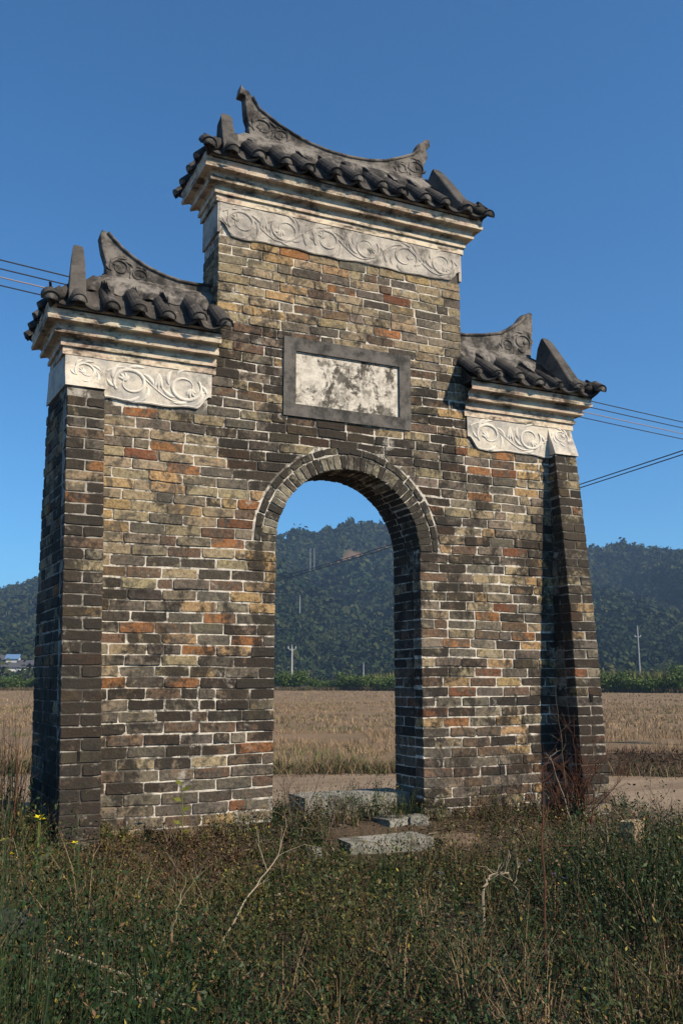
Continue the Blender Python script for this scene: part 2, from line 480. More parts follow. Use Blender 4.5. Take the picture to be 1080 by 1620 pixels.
R_OUT = AR0 + .182
def front_wall():
    for k in course_range(Z0, 4.33):
        za = Z0 + k * CH + .0032; zb = Z0 + (k + 1) * CH - .0032; zm = (za + zb) / 2
        if zm < 2.905: lo, hi = xl_in(zm) - .03, xr_in(zm) + .03
        elif zm < 3.5: lo, hi = -1.14, 1.075
        else: lo, hi = -AL, AR
        if zm > 3.5 and zm > FZT[0] + .02: continue
        cuts = []
        if zm < AZC - .02: cuts.append((-AR0, AR0, 0, 0))
        elif zm < AZC + R_OUT:
            hb = math.sqrt(max(R_OUT**2 - max(za - AZC, 0)**2, 0)); ht = math.sqrt(max(R_OUT**2 - (zb - AZC)**2, 0))
            hm = (hb + ht) / 2 if ht > .12 else hb * .62
            sl = min((hb - ht), .06 if ht > .12 else .16)
            cuts.append((-hm - .004, hm + .004, sl, 1))
        if 2.958 < zm < 3.574: cuts.append((-.556, .535, 0, 0))
        segs = []; u = lo
        sk = 0; lsl = 0
        for c in sorted(cuts):
            segs.append((u, c[0], lsl, c[2], u > lo or zm > 2.9, True)); u = c[1]; lsl = c[2]
        segs.append((u, hi, lsl, 0, bool(cuts) or zm > 3.5, zm > 3.5))
        for (a, b, s0, s1, eL, eR) in segs:
            if b - a < .03: continue
            cutsl = split(a, b, k + (0 if a < 0 else 1))
            for i, (p, q) in enumerate(cutsl):
                w = lambda uu: wav(uu, zm)
                sp0 = s0 / 2 if (i == 0 and s0) else 0; sp1 = s1 / 2 if (i == len(cutsl) - 1 and s1) else 0
                # near an arch: the brick end leans with the curve
                P = [(p + sp0, 0, za + w(p)), (q - sp1, 0, za + w(q)), (q + sp1, 0, zb + w(q)), (p - sp0, 0, zb + w(p))]
                edge = (i == 0 and eL) or (i == len(cutsl) - 1 and eR)
                dp = .115 if edge else .05
                add_brick(P, (0, -1, 0), dp)
front_wall()

def side_face(z_a, z_b, xf, ya, yb, nx, full=.245, ph=.2, stain=0.05):
    """bricks on a face looking along x; xf(y,z), ya(z), yb(z)"""
    for k in course_range(z_a, z_b):
        za = Z0 + k * CH + .0032; zb = Z0 + (k + 1) * CH - .0032; zm = (za + zb) / 2
        a0 = ya(zm) + (.122 if k % 2 else .122); b0 = yb(zm)
        if b0 - a0 < .03: continue
        for (p, q) in split(a0, b0, k + 1, full=full, ph=ph):
            P = [(xf(p, za), p, za), (xf(q, za), q, za), (xf(q, zb), q, zb), (xf(p, zb), p, zb)]
            add_brick(P, (nx, 0, 0), .05, stain=stain)

def pier_front(xi, xo, za_, zb_):
    for k in course_range(za_, zb_):
        za = Z0 + k * CH + .0032; zb = Z0 + (k + 1) * CH - .0032; zm = (za + zb) / 2
        a, b = sorted((xi(zm), xo(zm)))
        cuts = [(a, b)] if k % 2 else [(a, a + (b - a) * (.5 + random.uniform(-.04, .04)) - .004), None]
        if cuts[-1] is None: cuts[-1] = (cuts[0][1] + .0085, b)
        for (p, q) in cuts:
            P = [(p, -d_pier(za), za), (q, -d_pier(za), za), (q, -d_pier(zb), zb), (p, -d_pier(zb), zb)]
            add_brick(P, (0, -1, .04), .115, stain=.15)

pier_front(xl_in, xl_out, Z0, 2.94)
pier_front(xr_in, xr_out, Z0, 2.885)
side_face(Z0, 2.96, lambda y, z: xl_out(z) + SPLAY * (y + d_pier(z)) / (T + 2 * d_pier(z)), lambda z: -d_pier(z), lambda z: T + d_pier(z), -1)
side_face(Z0, 2.94, lambda y, z: xl_in(z), lambda z: -d_pier(z), lambda z: 0, 1)
side_face(Z0, 2.88, lambda y, z: xr_in(z), lambda z: -d_pier(z), lambda z: 0, -1)
side_face(Z0, 2.88, lambda y, z: xr_out(z), lambda z: -d_pier(z), lambda z: T, 1)
side_face(Z0, AZC, lambda y, z: AR0, lambda z: 0, lambda z: T, -1)
side_face(Z0, AZC, lambda y, z: -AR0, lambda z: 0, lambda z: T, 1)
side_face(3.45, FZT[0], lambda y, z: -AL, lambda z: 0, lambda z: TZ, -1)
side_face(3.45, FZT[0], lambda y, z: AR, lambda z: 0, lambda z: TZ, 1)

# mortar core of the wall (recessed behind the brick faces)
E_ = .0035
def extrude_xz(g, poly, y0, y1):
    n = len(poly)
    g.add([(x, y0, z) for x, z in poly] + [(x, y1, z) for x, z in poly],
          [tuple(range(n)), tuple(reversed(range(n, 2*n)))] + [(i, i+n, (i+1) % n + n, (i+1) % n) for i in range(n)])
core = Geo()
ra = AR0 + E_
arc = [(-ra * math.cos(t), AZC + ra * math.sin(t)) for t in np.linspace(0, math.pi, 33)]
polyl = [(-1.95, Z0), (-ra, Z0)] + arc + [(ra, Z0), (1.95, Z0), (1.95, 3.40), (AR - E_, 3.40), (AR - E_, 3.46), (-AL + E_, 3.46), (-AL + E_, 3.42), (-1.95, 3.42)]
extrude_xz(core, polyl[::-1], E_, T)
core.box((-AL + E_, E_, 3.455), (AR - E_, TZ - E_, 4.84))
wall = core.obj('wall', M['mortar'], gate)

# piers: solid mortar hearts
def pier_core(xi, xo, top, splay):
    g = Geo(); zs = np.linspace(Z0, top, 24)
    s = 1 if xo(0) > 0 else -1
    V = []
    for z in zs:
        d = d_pier(z) - E_
        a, b = xi(z) + s * E_, xo(z) - s * E_
        V += [(a, -d, z), (b, -d, z), (b + splay, T + (d if splay else -.02), z), (a, T + (d if splay else -.02), z)]
    F = []
    for i in range(len(zs) - 1):
        for k in range(4):
            F.append((i*4 + k, i*4 + (k+1) % 4, (i+1)*4 + (k+1) % 4, (i+1)*4 + k))
    F += [(0, 3, 2, 1), tuple(4*(len(zs)-1) + k for k in range(4))]
    if s < 0: F = [tuple(reversed(f)) for f in F]
    g.add(V, F); return g.obj('pier', M['mortar_dirty'], gate)
pl = pier_core(xl_in, xl_out, 3.2, SPLAY); tag(pl, 'mortar heart of the left battered pier')
pr_ = pier_core(xr_in, xr_out, 3.15, 0); tag(pr_, 'mortar heart of the right battered pier')

# arch: ring of voussoirs on edge, flat label course outside it
ARCH = []
def arch_bricks():
    global BR
    keep = BR; BR = []
    n = 37; j = .0075
    for i in range(n):
        t0 = math.pi * i / n + j / 1.3 / 2; t1 = math.pi * (i + 1) / n - j / 1.3 / 2
        ro = AR0 + .110 + random.uniform(-.004, .004); ri = AR0 + random.uniform(-.003, .004)
        pt = lambda r, t, y: (-r * math.cos(t), y, AZC + r * math.sin(t))
        P = [pt(ri, t0, 0), pt(ri, t1, 0), pt(ro, t1, 0), pt(ro, t0, 0)]
        P = [P[0], P[3], P[2], P[1]]
        tone = random.choice([(.29, .26, .19), (.33, .29, .20), (.24, .215, .165), (.19, .165, .13), (.37, .33, .24)])
        add_brick(P, (0, -1, 0), .20 + .04 * (i % 2), tone=tone + (.40 + random.uniform(-.12, .12),), proud=.002 + random.random() * .005)
        # soffit behind it
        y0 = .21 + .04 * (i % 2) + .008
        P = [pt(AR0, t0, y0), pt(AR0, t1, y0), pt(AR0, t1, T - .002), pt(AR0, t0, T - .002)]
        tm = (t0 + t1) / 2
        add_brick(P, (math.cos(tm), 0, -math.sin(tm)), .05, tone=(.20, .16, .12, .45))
    m = 11
    for i in range(m):
        t0 = math.pi * i / m + .006; t1 = math.pi * (i + 1) / m - .006
        # two chained pieces follow the curve
        for q in range(2):
            a = t0 + (t1 - t0) * q / 2; b = t0 + (t1 - t0) * (q + 1) / 2 - (.004 if q == 0 and random.random() < .4 else 0)
            r0, r1 = AR0 + .118, AR0 + .170
            pt = lambda r, t: (-r * math.cos(t), 0, AZC + r * math.sin(t))
            P = [pt(r0, a), pt(r1, a), pt(r1, b), pt(r0, b)]
            tone = random.choice([(.22, .20, .15), (.14, .13, .11), (.26, .23, .16)])
            add_brick(P, (0, -1, 0), .06, tone=tone + (.42,), proud=.003 + random.random() * .004)
    res = BR; BR = keep
    return res
ARCH = arch_bricks()

def brick_obj(b, name, parent):
    V, F, c, w, cen = b
    o = obj(name, V - cen, F, M['brick'], parent, col=[c] * len(V))
    o.location = tuple(cen)
    return o
BR.sort(key=lambda b: -b[3])
for b in BR[:300]: brick_obj(b, 'brick', wall)
def merged(bl, name, parent):
    V = []; F = []; C = []; n = 0
    for (v, f, c, w, cen) in bl:
        V.append(v); C += [c] * len(v); F += [tuple(i + n for i in q) for q in f]; n += len(v)
    return obj(name, np.concatenate(V), F, M['brick'], parent, col=C)
tag(merged(BR[300:], 'brickwork', wall), kind='stuff')
ring = Geo()
for b in ARCH: brick_obj(b, 'arch_brick', wall)
# mortar bed of the arch ring
g = Geo()
n = 48; ra1 = AR0 + .176
V = []
for i in range(n + 1):
    t = math.pi * i / n
    for r, y in ((AR0 + E_ , .0), (ra1, .0), (ra1, .04), (AR0 + E_, .04)):
        V.append((-r * math.cos(t), y + .0025, AZC + r * math.sin(t)))
F = []
for i in range(n):
    for k in range(4): F.append((i*4 + k, (i+1)*4 + k, (i+1)*4 + (k+1) % 4, i*4 + (k+1) % 4))
g.add(V, F); g.obj('arch_mortar', M['mortar'], gate)

# putlog holes: near-black blocks on the piers, socket shade painted as colour
for (x, y, z, sx, sz) in ((xl_out(.5) + .112, -d_pier(.54) - .006, .545, .016, .06), (2.0, -d_pier(.83) - .006, .86, .03, .055)):
    g = Geo(); g.box((x - sx/2, y, z - sz/2), (x + sx/2, y + .05, z + sz/2)); g.obj('painted_putlog_hole', M['hole_shade'], gate)

# ------------------------------------------------------------------ plaque
g = Geo()
PX0, PX1, PZ0, PZ1 = -.556, .535, 2.955, 3.577
IX0, IX1, IZ0, IZ1 = -.457, .433, 3.052, 3.472
plq = empty('plaque'); plq.parent = gate
for a, b in (((PX0, -.014, PZ0), (PX1, .10, IZ0)), ((PX0, -.014, IZ1), (PX1, .10, PZ1)),
             ((PX0, -.0135, IZ0), (IX0, .10, IZ1)), ((IX1, -.0135, IZ0), (PX1, .10, IZ1))):
    n0 = 14
    g.box(a, b)
g.obj('frame', M['plaque'], plq)
# panel surface: patchy lime over brick, uneven
xs = np.linspace(IX0, IX1, 150); zs = np.linspace(IZ0, IZ1, 74)
X, Z = np.meshgrid(xs, zs)
f = fbm(X * 4.2 + 5, Z * 4.2 + 2, 21, 5)
FL = smooth(.575, .595, f)
Y = .062 + FL * .007 + (fbm(X * 25, Z * 25, 4) - .5) * .006
V = np.stack([X, Y, Z], -1).reshape(-1, 3); nx = len(xs)
i = (np.arange(len(zs) - 1)[:, None] * nx + np.arange(nx - 1)[None, :]).ravel()
hue = snoise(X * 5, Z * 9, 91)[..., None]; low = smooth(.46, .62, fbm(X * 7, Z * 9 + 3, 14) + .16 * smooth(3.36, 3.06, Z))[..., None]
base = np.array([.88, .81, .70]) * (1 - .42 * low * np.array([1, 1, 1.]))
bare = np.where(hue > .62, np.array([.30, .17, .09]), np.where(hue > .35, np.array([.30, .25, .15]), np.array([.20, .18, .15])))
C = np.ones((V.shape[0], 4)); C[:, :3] = (base * (1 - FL[..., None]) + bare * FL[..., None]).reshape(-1, 3)
np_obj('panel', V, np.stack([i, i + 1, i + nx + 1, i + nx], -1), M['flake'], plq, smooth=True, col=C)
# thin inner fillet along the top and sides of the recess
g = Geo()
g.box((IX0 - .002, .03, IZ1 - .016), (IX1 + .002, .064, IZ1 + .002))
g.box((IX0 - .002, .032, IZ0), (IX0 + .014, .064, IZ1 - .017))
g.obj('fillet', M['panel'], plq)

# ------------------------------------------------------------------ carved friezes
def ribbon(g, pts, width, height, yf, n=5):
    """half-round raised strip along 2-D points (x, z) on the surface y = yf(x, z)"""
    pts = [np.array(p, dtype=float) for p in pts]; N = len(pts)
    V = []; F = []
    for i, p in enumerate(pts):
        t = pts[min(i + 1, N - 1)] - pts[max(i - 1, 0)]; t /= max(np.linalg.norm(t), 1e-9); nn = np.array([-t[1], t[0]])
        w = width(i / (N - 1)) if callable(width) else width
        hgt = height * min(1, .4 + w / .02)
        for k in range(n):
            a = math.pi * k / (n - 1)
            q = p + nn * w * math.cos(a)
            V.append((q[0], yf(q[0], q[1]) - hgt * math.sin(a) + .002, q[1]))
    for i in range(N - 1):
        for k in range(n - 1): F.append((i*n + k, i*n + k + 1, (i+1)*n + k + 1, (i+1)*n + k))
    # face outward (-y)
    a = np.array(V[F[0][1]]) - np.array(V[F[0][0]]); b = np.array(V[F[0][3]]) - np.array(V[F[0][0]])
    mid = len(F) // 2
    def ny(fc):
        p = [np.array(V[q]) for q in fc]; return np.cross(p[1]-p[0], p[2]-p[0])[1]
    if sum(ny(fc) for fc in F) > 0: F = [tuple(reversed(fc)) for fc in F]
    g.add(V, F)

def scroll_motif(g, cx, cz, rad, flip, mir, yf, rel):
    """one rinceau volute: open C-scroll, palmette inside, leaves that follow the flow"""
    s = -1 if flip else 1; mx = -1 if mir else 1
    q = lambda: random.uniform(.88, 1.12)
    tr = lambda x, z: (cx + mx * x, cz + s * z)
    k1 = q(); sp = []
    for t in np.linspace(0, 1, 36):
        a = R(215) - t * R(395 * k1); r = rad * (1 - .58 * t ** 1.6)
        sp.append(tr(r * math.cos(a) * 1.18, r * math.sin(a)))
    ribbon(g, sp, lambda t: rad * (.06 + .09 * math.sin(math.pi * min(1, .15 + t))), rel, yf)
    e = sp[-1]
    # palmette springing from the end of the curl
    for da, ln in ((-50, .50), (-15, .62), (20, .55), (55, .40)):
        a = R(60 + da) ; L_ = rad * ln * q()
        ribbon(g, [(e[0] + mx * L_ * t * math.cos(a + .7 * t), e[1] + s * L_ * t * math.sin(a + .7 * t)) for t in np.linspace(0, 1, 8)],
               lambda t: rad * (.03 + .11 * math.sin(math.pi * min(1, t * .85 + .1))), rel * .9, yf)
    # leaves leaving the ring along its tangent
    for a0, ln, wd in ((165, .95, .16), (110, .75, .14), (50, .85, .15), (0, .95, .17), (-55, .75, .14), (205, .6, .13)):
        a = R(a0 + random.uniform(-12, 12)); ln *= q(); pts = []
        for t in np.linspace(0, 1, 10):
            an = a - t * ln; rr = rad * (1.0 + .42 * t ** .8)
            pts.append(tr(rr * math.cos(an) * 1.18, rr * math.sin(an)))
        pts = [(p[0], min(max(p[1], cz - rad * 1.30), cz + rad * 1.30)) for p in pts]
        ribbon(g, pts, lambda t: rad * (.015 + wd * math.sin(math.pi * min(1, t * .9 + .06)) ** 1.2), rel * .85, yf)

def frieze(name, x0, x1, z0, z1, y0, mat, matr, n, notch, label, pier=None, zp=None, relh=.011):
    root = Geo()
    # grid plate with slightly wavy lower edge; ends cut by a curl
    nx_, nz_ = 90, 16
    xs = np.linspace(x0, x1, nx_); V = []
    def low(x):
        z = z0 + .006 * math.sin(x * 9) + .004 * math.sin(x * 23)
        if notch in ('R', 'B'): z += .10 * smooth(x1 - .11, x1 - .015, x)
        if notch in ('L', 'B'): z += .10 * smooth(x0 + .11, x0 + .015, x)
        return float(z)
    for x in xs:
        zl = low(x)
        for k in range(nz_):
            z = zl + (z1 - zl) * k / (nz_ - 1)
            V.append((x, y0 - .014 + (float(fbm(x * 14, z * 14, 8)) - .5) * .006, z))
    F = [(i*nz_ + k, (i+1)*nz_ + k, (i+1)*nz_ + k + 1, i*nz_ + k + 1) for i in range(nx_ - 1) for k in range(nz_ - 1)]
    nv = len(V)
    for x in xs: V += [(x, y0 + .02, low(x))]
    F += [(i*nz_, nv + i, nv + i + 1, (i+1)*nz_) for i in range(nx_ - 1)]
    root.add(V, F)
    # plaster on the flared pier head
    if pier:
        xi, xo = pier; zz = np.linspace(zp, z1, 14); s = 1 if xo(3) > 0 else -1
        V = []
        for z in zz:
            d = d_pier(z) + .016
            V += [(xi(z) - s * .004, y0 + .01, z), (xi(z) - s * .004, -d, z), (xo(z) + s * .012, -d, z), (xo(z) + s * .012 + (SPLAY if s < 0 else 0), T + (d if s < 0 else 0), z)]
        F = []
        for i in range(len(zz) - 1):
            for k in range(3): F.append((i*4 + k, i*4 + k + 1, (i+1)*4 + k + 1, (i+1)*4 + k))
        F.append((0, 3, 2, 1))
        if s < 0: F = [tuple(reversed(q)) for q in F]
        root.add(V, F)
    fz = root.obj(name, mat, gate, smooth=False); tag(fz, label)
    def yf(x, z):
        y = y0 - .014
        if pier:
            a, b = sorted((pier[0](z), pier[1](z)))
            if a - .002 < x < b + .012: y = -(d_pier(z) + .016)
        return y
    g = Geo()
    H = z1 - z0; W_ = (x1 - x0) / n
    for i in range(n):
        cx = x0 + W_ * (i + .5); cz = (z0 + z1) / 2 + (.012 if i % 2 else -.004)
        scroll_motif(g, cx, cz, min(H * .36, W_ * .36), i % 2 == 1, i >= n / 2, yf, relh)
        if i < n - 1:
            for q in (-1, 0, 1):
                xm = cx + W_ / 2; ribbon(g, [(xm + q * .022 * t * (1 + .5 * t), cz + (H * .34) * (1 - 1.25 * t) * (1 if i % 2 == 0 else -1)) for t in np.linspace(0, 1, 9)], lambda t: .004 + .011 * math.sin(math.pi * min(1, t + .08)) * 1.5, relh, yf)
    # wandering stem joining the volutes
    pts = [(x, (z0 + z1) / 2 + H * .36 * math.sin((x - x0) / W_ * math.pi + .4)) for x in np.linspace(x0 + .03, x1 - .03, 24 * n)]
    ribbon(g, pts, .007, .010, yf)
    # raised border line at the bottom
    ribbon(g, [(x, low(x) + .008) for x in np.linspace(x0 + .01, x1 - .004, 60)], .006, .007, yf)
    o = g.obj('carved_scroll', matr, fz, smooth=True)
    return fz

frieze('frieze', xl_in(3.0) - .01, -1.115, FZL[0], FZL[1], 0, M['frieze'], M['relief'], 2, 'R', 'white carved scroll frieze on the left wing', (xl_in, xl_out), 2.955)
frieze('frieze', 1.06, xr_in(3.0) + .01, FZR[0], FZR[1], 0, M['frieze'], M['relief'], 2, 'L', 'white carved scroll frieze on the right wing', (xr_in, xr_out), 2.888)
frieze('frieze', -AL - .002, AR + .002, FZT[0], FZT[1], 0, M['frieze_grey'], M['frieze_grey'], 6, 'B', 'grey weathered carved frieze under the top roof', relh=.009)
# small scroll on each pier head
for (xi, xo, z0, z1, par) in ((xl_in, xl_out, 2.98, 3.16, 0), (xr_in, xr_out, 2.97, 3.12, 1)):
    g = Geo(); cx = (xi(3.05) + xo(3.05)) / 2
    scroll_motif(g, cx, (z0 + z1) / 2 + .01, .062, False, par, lambda x, z: -(d_pier(z) + .016), .012)
    g.obj('carved_scroll', M['relief'], gate, smooth=True)
# returns of the friezes on the tower's left and right flank
for a, b in ((-AL - .014, -AL + .01), (AR - .01, AR + .014)):
    g = Geo(); g.box((a, -.010, FZT[0] + .02), (b, TZ, FZT[1])); g.obj('frieze_return', M['frieze_grey'], gate)

# ------------------------------------------------------------------ cornices
PROF = [(.0, 0), (.020, .0), (.020, .050), (.014, .053), (.036, .056), (.038, .084), (.026, .087), (.030, .112), (.042, .124), (.086, .127),
        (.090, .152), (.078, .155), (.080, .182), (.094, .195), (.142, .198), (.147, .226), (.134, .229), (.138, .252), (.144, .276), (.150, .296)]
def cornice(name, x0, x1, zb, t, endL, endR, label, splay=0.0):
    V = []; F = []; m = 60
    def path(o):
        P = []
        if endL: P += [(x0 - o + splay, t + o)] + [(x0 - o + splay * (1 - s), t + o - (t + 2*o) * s) for s in np.linspace(.1, .9, 9)]
        P += [((x0 - o if endL else x0) + ((x1 + (o if endR else 0)) - (x0 - (o if endL else 0))) * s, -o) for s in np.linspace(0, 1, m)]
        if endR: P += [(x1 + o, -o + (t + 2*o) * s) for s in np.linspace(.1, 1, 10)]
        return P
    rows = []
    for (o, z) in PROF:
        P = path(o)
        rows.append([(x, y, zb + z + (float(fbm(x * 7 + 3, z * 9 + y * 7, 31)) - .5) * .007) for x, y in P])
    n = len(rows[0])
    for r_ in rows: V += r_
    for a in range(len(rows) - 1):
        for i in range(n - 1): F.append((a*n + i, a*n + i + 1, (a+1)*n + i + 1, (a+1)*n + i))
    o = obj(name, V, F, M['cornice'], gate); tag(o, label); return o
cornice('cornice', xl_out(3.2) - .012, -AL - .003, FZL[1], T, True, False, 'stepped cream plaster cornice of the left wing', SPLAY * .4)
cornice('cornice', AR + .003, 2.122, FZR[1], T, False, True, 'stepped cream plaster cornice of the right wing')
cornice('cornice', -AL - .012, AR + .012, FZT[1], TZ, True, True, 'stepped cream plaster cornice of the top tier')

# ------------------------------------------------------------------ tiled roofs
def half_pipe(p0, p1, side, up, r, convex=True, thick=.014, n=8, bulge=0.0, cap=True, segs=4):
    """tile running p0 -> p1; convex cover or concave pan"""
    p0, p1, side, up = (np.array(q, dtype=float) for q in (p0, p1, side, up))
    V = []; F = []
    for i in range(segs + 1):
        t = i / segs; c = p0 + (p1 - p0) * t
        rr = r * (1 + (.10 * (1 - t)))
        for lay in (0, 1):
            for k in range(n + 1):
                a = math.pi * k / n
                q = rr - (thick if lay else 0)
                v = math.sin(a) * q * (1 if convex else -.80)
                V.append(c + side * math.cos(a) * q + up * v)
    w = 2 * (n + 1)
    for i in range(segs):
        for k in range(n):
            F.append((i*w + k, i*w + k + 1, (i+1)*w + k + 1, (i+1)*w + k))
            F.append((i*w + n + 1 + k, (i+1)*w + n + 1 + k, (i+1)*w + n + 2 + k, i*w + n + 2 + k))
    for i in (0, segs):
        for k in range(n):
            q = (i*w + k, i*w + n + 1 + k, i*w + n + 2 + k, i*w + k + 1); F.append(q if i == 0 else tuple(reversed(q)))
    if cap and convex:
        F.append(tuple(n + 1 + k for k in range(n + 1)))
    return V, F

def plug(o):
    o.data.materials.append(M['ridge'])
    for p in o.data.polygons[-8:]: p.material_index = 1

def roof(x0, x1, t, ze, zr, hipL, hipR, nf, ns, label, ridge_pts, ridge_label, fin_z, splay=0.0):
    OH = .205; OX = .150; y0, y1 = -OH, t + OH; ym = t / 2; half = ym - y0
    xa, xb = (x0 - OX if hipL else x0), (x1 + OX if hipR else x1)
    ra, rb = (xa + half if hipL else xa), (xb - half if hipR else xb)
    ez = ze + .006; s = (zr - ez) / half
    g = Geo()
    il, ir = (.06 if hipL else 0), (.06 if hipR else 0); bz = ez - .012
    V = [(xa + il, y0 + .06, bz), (xb - ir, y0 + .06, bz), (xb - ir, y1 - .06, bz), (xa + il, y1 - .06, bz), (ra, ym, zr - .02), (rb, ym, zr - .02),
         (xa + il, y0 + .06, bz - .012), (xb - ir, y0 + .06, bz - .012), (xb - ir, y1 - .06, bz - .012), (xa + il, y1 - .06, bz - .012)]
    g.add(V, [(0, 1, 5, 4), (2, 3, 4, 5), (3, 0, 4), (1, 2, 5), (6, 9, 8, 7), (0, 6, 7, 1), (1, 7, 8, 2), (2, 8, 9, 3), (3, 9, 6, 0)])
    rf = g.obj('roof', M['tile'], gate); tag(rf, label)
    sl = np.array([0, 1, s]); sl = sl / np.linalg.norm(sl); up = np.cross([1, 0, 0], sl)
    pitch = (xb - xa) / nf
    for i in range(nf + 1):
        x = xa + pitch * i
        run = half
        if hipL: run = min(run, x - xa)
        if hipR: run = min(run, xb - x)
        run = max(run, .10)
        jz = random.uniform(-.012, .012)
        p0 = np.array([x + random.uniform(-.016, .016), y0 - .010 + random.uniform(-.022, .022), ez + .012 + jz]); rn = min(run * .93, half * .70) * random.uniform(.9, 1.08); p1 = p0 + np.array([0, rn, rn * s * .86])
        if True:
            V, F = half_pipe(p0, p1, (1, 0, 0), up, random.uniform(.050, .060))
            # rounded lime plug closes the lower end
            n0 = len(V)
            V = list(V); c = p0 + up * .012
            for k in range(9):
                a = math.pi * k / 8; V.append(p0 + np.array([1, 0, 0]) * math.cos(a) * .048 + up * math.sin(a) * .048 - sl * .004)
            V.append(p0 - sl * .020 + up * .018)
            for k in range(8): F.append((n0 + k, n0 + k + 1, n0 + 9))
            F = [tuple(q) for q in F]
            plug(obj('cover_tile', V, F, M['tile'], rf))
        if i < nf:
            xm = x + pitch / 2; run2 = half
            if hipL: run2 = min(run2, xm - xa)
            if hipR: run2 = min(run2, xb - xm)
            for lay in range(2):
                p0 = np.array([xm + random.uniform(-.006, .006), y0 - .036 + .028 * lay, ez + .042 + .022 * lay + random.uniform(-.005, .005)]); rr = run2 * (.9 if lay else .35) + .03
                V, F = half_pipe(p0, p0 + np.array([0, rr, rr * s * .99]), (1, 0, 0), up, pitch * .50, convex=False, thick=.018)
                obj('pan_tile', V, F, M['tile'], rf)
    for hip, xe, sx in ((hipL, xa, 1), (hipR, xb, -1)):
        if not hip: continue
        sl2 = np.array([sx, 0, s]); sl2 = sl2 / np.linalg.norm(sl2); up2 = np.array([-sx * s, 0, 1.]); up2 /= np.linalg.norm(up2)
        pt = (y1 - y0) / ns
        for i in range(ns + 1):
            y = y0 + pt * i; run = max(min(half, y - y0, y1 - y), .08)
            if 0 < i:
                xs_ = xe + (splay * (y - y0) / (y1 - y0) if sx > 0 else 0)
                p0 = np.array([xs_ - sx * .012, y, ez + .012 + random.uniform(-.006, .006)])
                V, F = half_pipe(p0, p0 + np.array([sx * run * .93, 0, run * .93 * s]), (0, 1, 0), up2, .052)
                n0 = len(V); V = list(V)
                for k in range(9):
                    a = math.pi * k / 8; V.append(p0 + np.array([0, 1, 0]) * math.cos(a) * .05 + up2 * math.sin(a) * .05)
                V.append(p0 - sl2 * .02 + up2 * .018)
                for k in range(8): F.append((n0 + k, n0 + k + 1, n0 + 9))
                plug(obj('cover_tile', V, F, M['tile'], rf))
            if i < ns:
                y = y + pt / 2; run = max(min(half, y - y0, y1 - y), .08)
                xs_ = xe + (splay * (y - y0) / (y1 - y0) if sx > 0 else 0)
                p0 = np.array([xs_ - sx * .03, y, ez + .03]); rr = run * .9
                V, F = half_pipe(p0, p0 + np.array([sx * rr, 0, rr * s]), (0, 1, 0), up2, pt * .47, convex=False, thick=.016)
                obj('pan_tile', V, F, M['tile'], rf)
        # end fin: upright wedge plate standing over the roof end, rising from the eave to the back
        c = np.array([(x0 + .035) if sx > 0 else (x1 - .035), y0 + .015, ez + .035]); pk = fin_z + .02 - c[2]
        prof = [(0, -.03), (.0, .05), (.03, .085), (.09, .085 + (pk - .085) * .32), (.155, .085 + (pk - .085) * .655), (.205, pk - .042), (.222, pk - .012), (.236, pk),
                (.248, pk - .014), (.262, pk - .10), (.290, .20), (.300, .0)]
        V = []
        for side in (-1, 1):
            for (a, h) in prof:
                w = (.062 - .020 * max(0, h) / pk) * (.62 if h > pk - .02 else 1)
                V.append(c + np.array([side * w + (.02 if sx > 0 else -.17) * a / .25, a, h]))
        n = len(prof)
        F = [tuple(range(n)), tuple(reversed(range(n, 2*n)))] + [(i, i + n, (i+1) % n + n, (i+1) % n) for i in range(n)]
        o = obj('end_fin', V, F, M['fin'], rf)
        bv = o.modifiers.new('soft', 'BEVEL'); bv.width = .026; bv.segments = 3
        # hip roll on the front corner below the fin
        q0 = np.array([xe + sx * .02, y0 + .02, ez + .03]); q1 = q0 + np.array([sx * .34, .34, .34 * s])
        g = Geo(); g.tube([q0, (q0 + q1) / 2, q1], [.045, .045, .04], 8); g.obj('hip_roll', M['tile'], rf, smooth=True)
    # sloping lime skirt that buries the upper ends of the tiles
    g = Geo(); lo_ = half * .40; yl = ym - lo_; zl = ez + (half - lo_) * s + .055; zt = zr + .030
    xl_, xr_ = (ra - lo_ * .80 if hipL else xa), (rb + lo_ * .80 if hipR else xb); m_ = 26; V = []; F = []
    for i in range(m_ + 1):
        f_ = i / m_; x_l = xl_ + (xr_ - xl_) * f_; x_h = (ra if hipL else xa) + ((rb if hipR else xb) - (ra if hipL else xa)) * f_
        jz = random.uniform(-.012, .012); jy = random.uniform(-.02, .02)
        V += [(x_l, yl + jy, zl - .06), (x_l, yl + jy, zl - .012 + jz), (x_l * .6 + x_h * .4, yl * .6 + (ym - .05) * .4, zl * .6 + zt * .4 + .012 + jz * .5), (x_h, ym - .05, zt),
              (x_h, ym + .05, zt), (x_l, 2 * ym - yl, zl), (x_l, 2 * ym - yl, zl - .06)]
    for i in range(m_):
        for k in range(6): F.append((i*7 + k, (i+1)*7 + k, (i+1)*7 + k + 1, i*7 + k + 1))
    F += [tuple(range(7)), tuple(reversed(range(m_*7, m_*7 + 7)))]
    obj('lime_skirt', V, F, M['ridge'], rf)
    # main ridge: upswept plate with a rolled cap and carved scrolls
    g = Geo(); n = len(ridge_pts); w = .050
    V = [(x, ym - w, z) for x, z in ridge_pts] + [(x, ym + w, z) for x, z in ridge_pts]
    F = [tuple(range(n)), tuple(reversed(range(n, 2*n)))] + [(i, i + n, (i+1) % n + n, (i+1) % n) for i in range(n)]
    a = sum(ridge_pts[i][0] * ridge_pts[(i+1) % n][1] - ridge_pts[(i+1) % n][0] * ridge_pts[i][1] for i in range(n))
    if a < 0: F = [tuple(reversed(q)) for q in F]
    g.add(V, F)
    rd = g.obj('ridge', M['ridge'], rf); tag(rd, ridge_label)
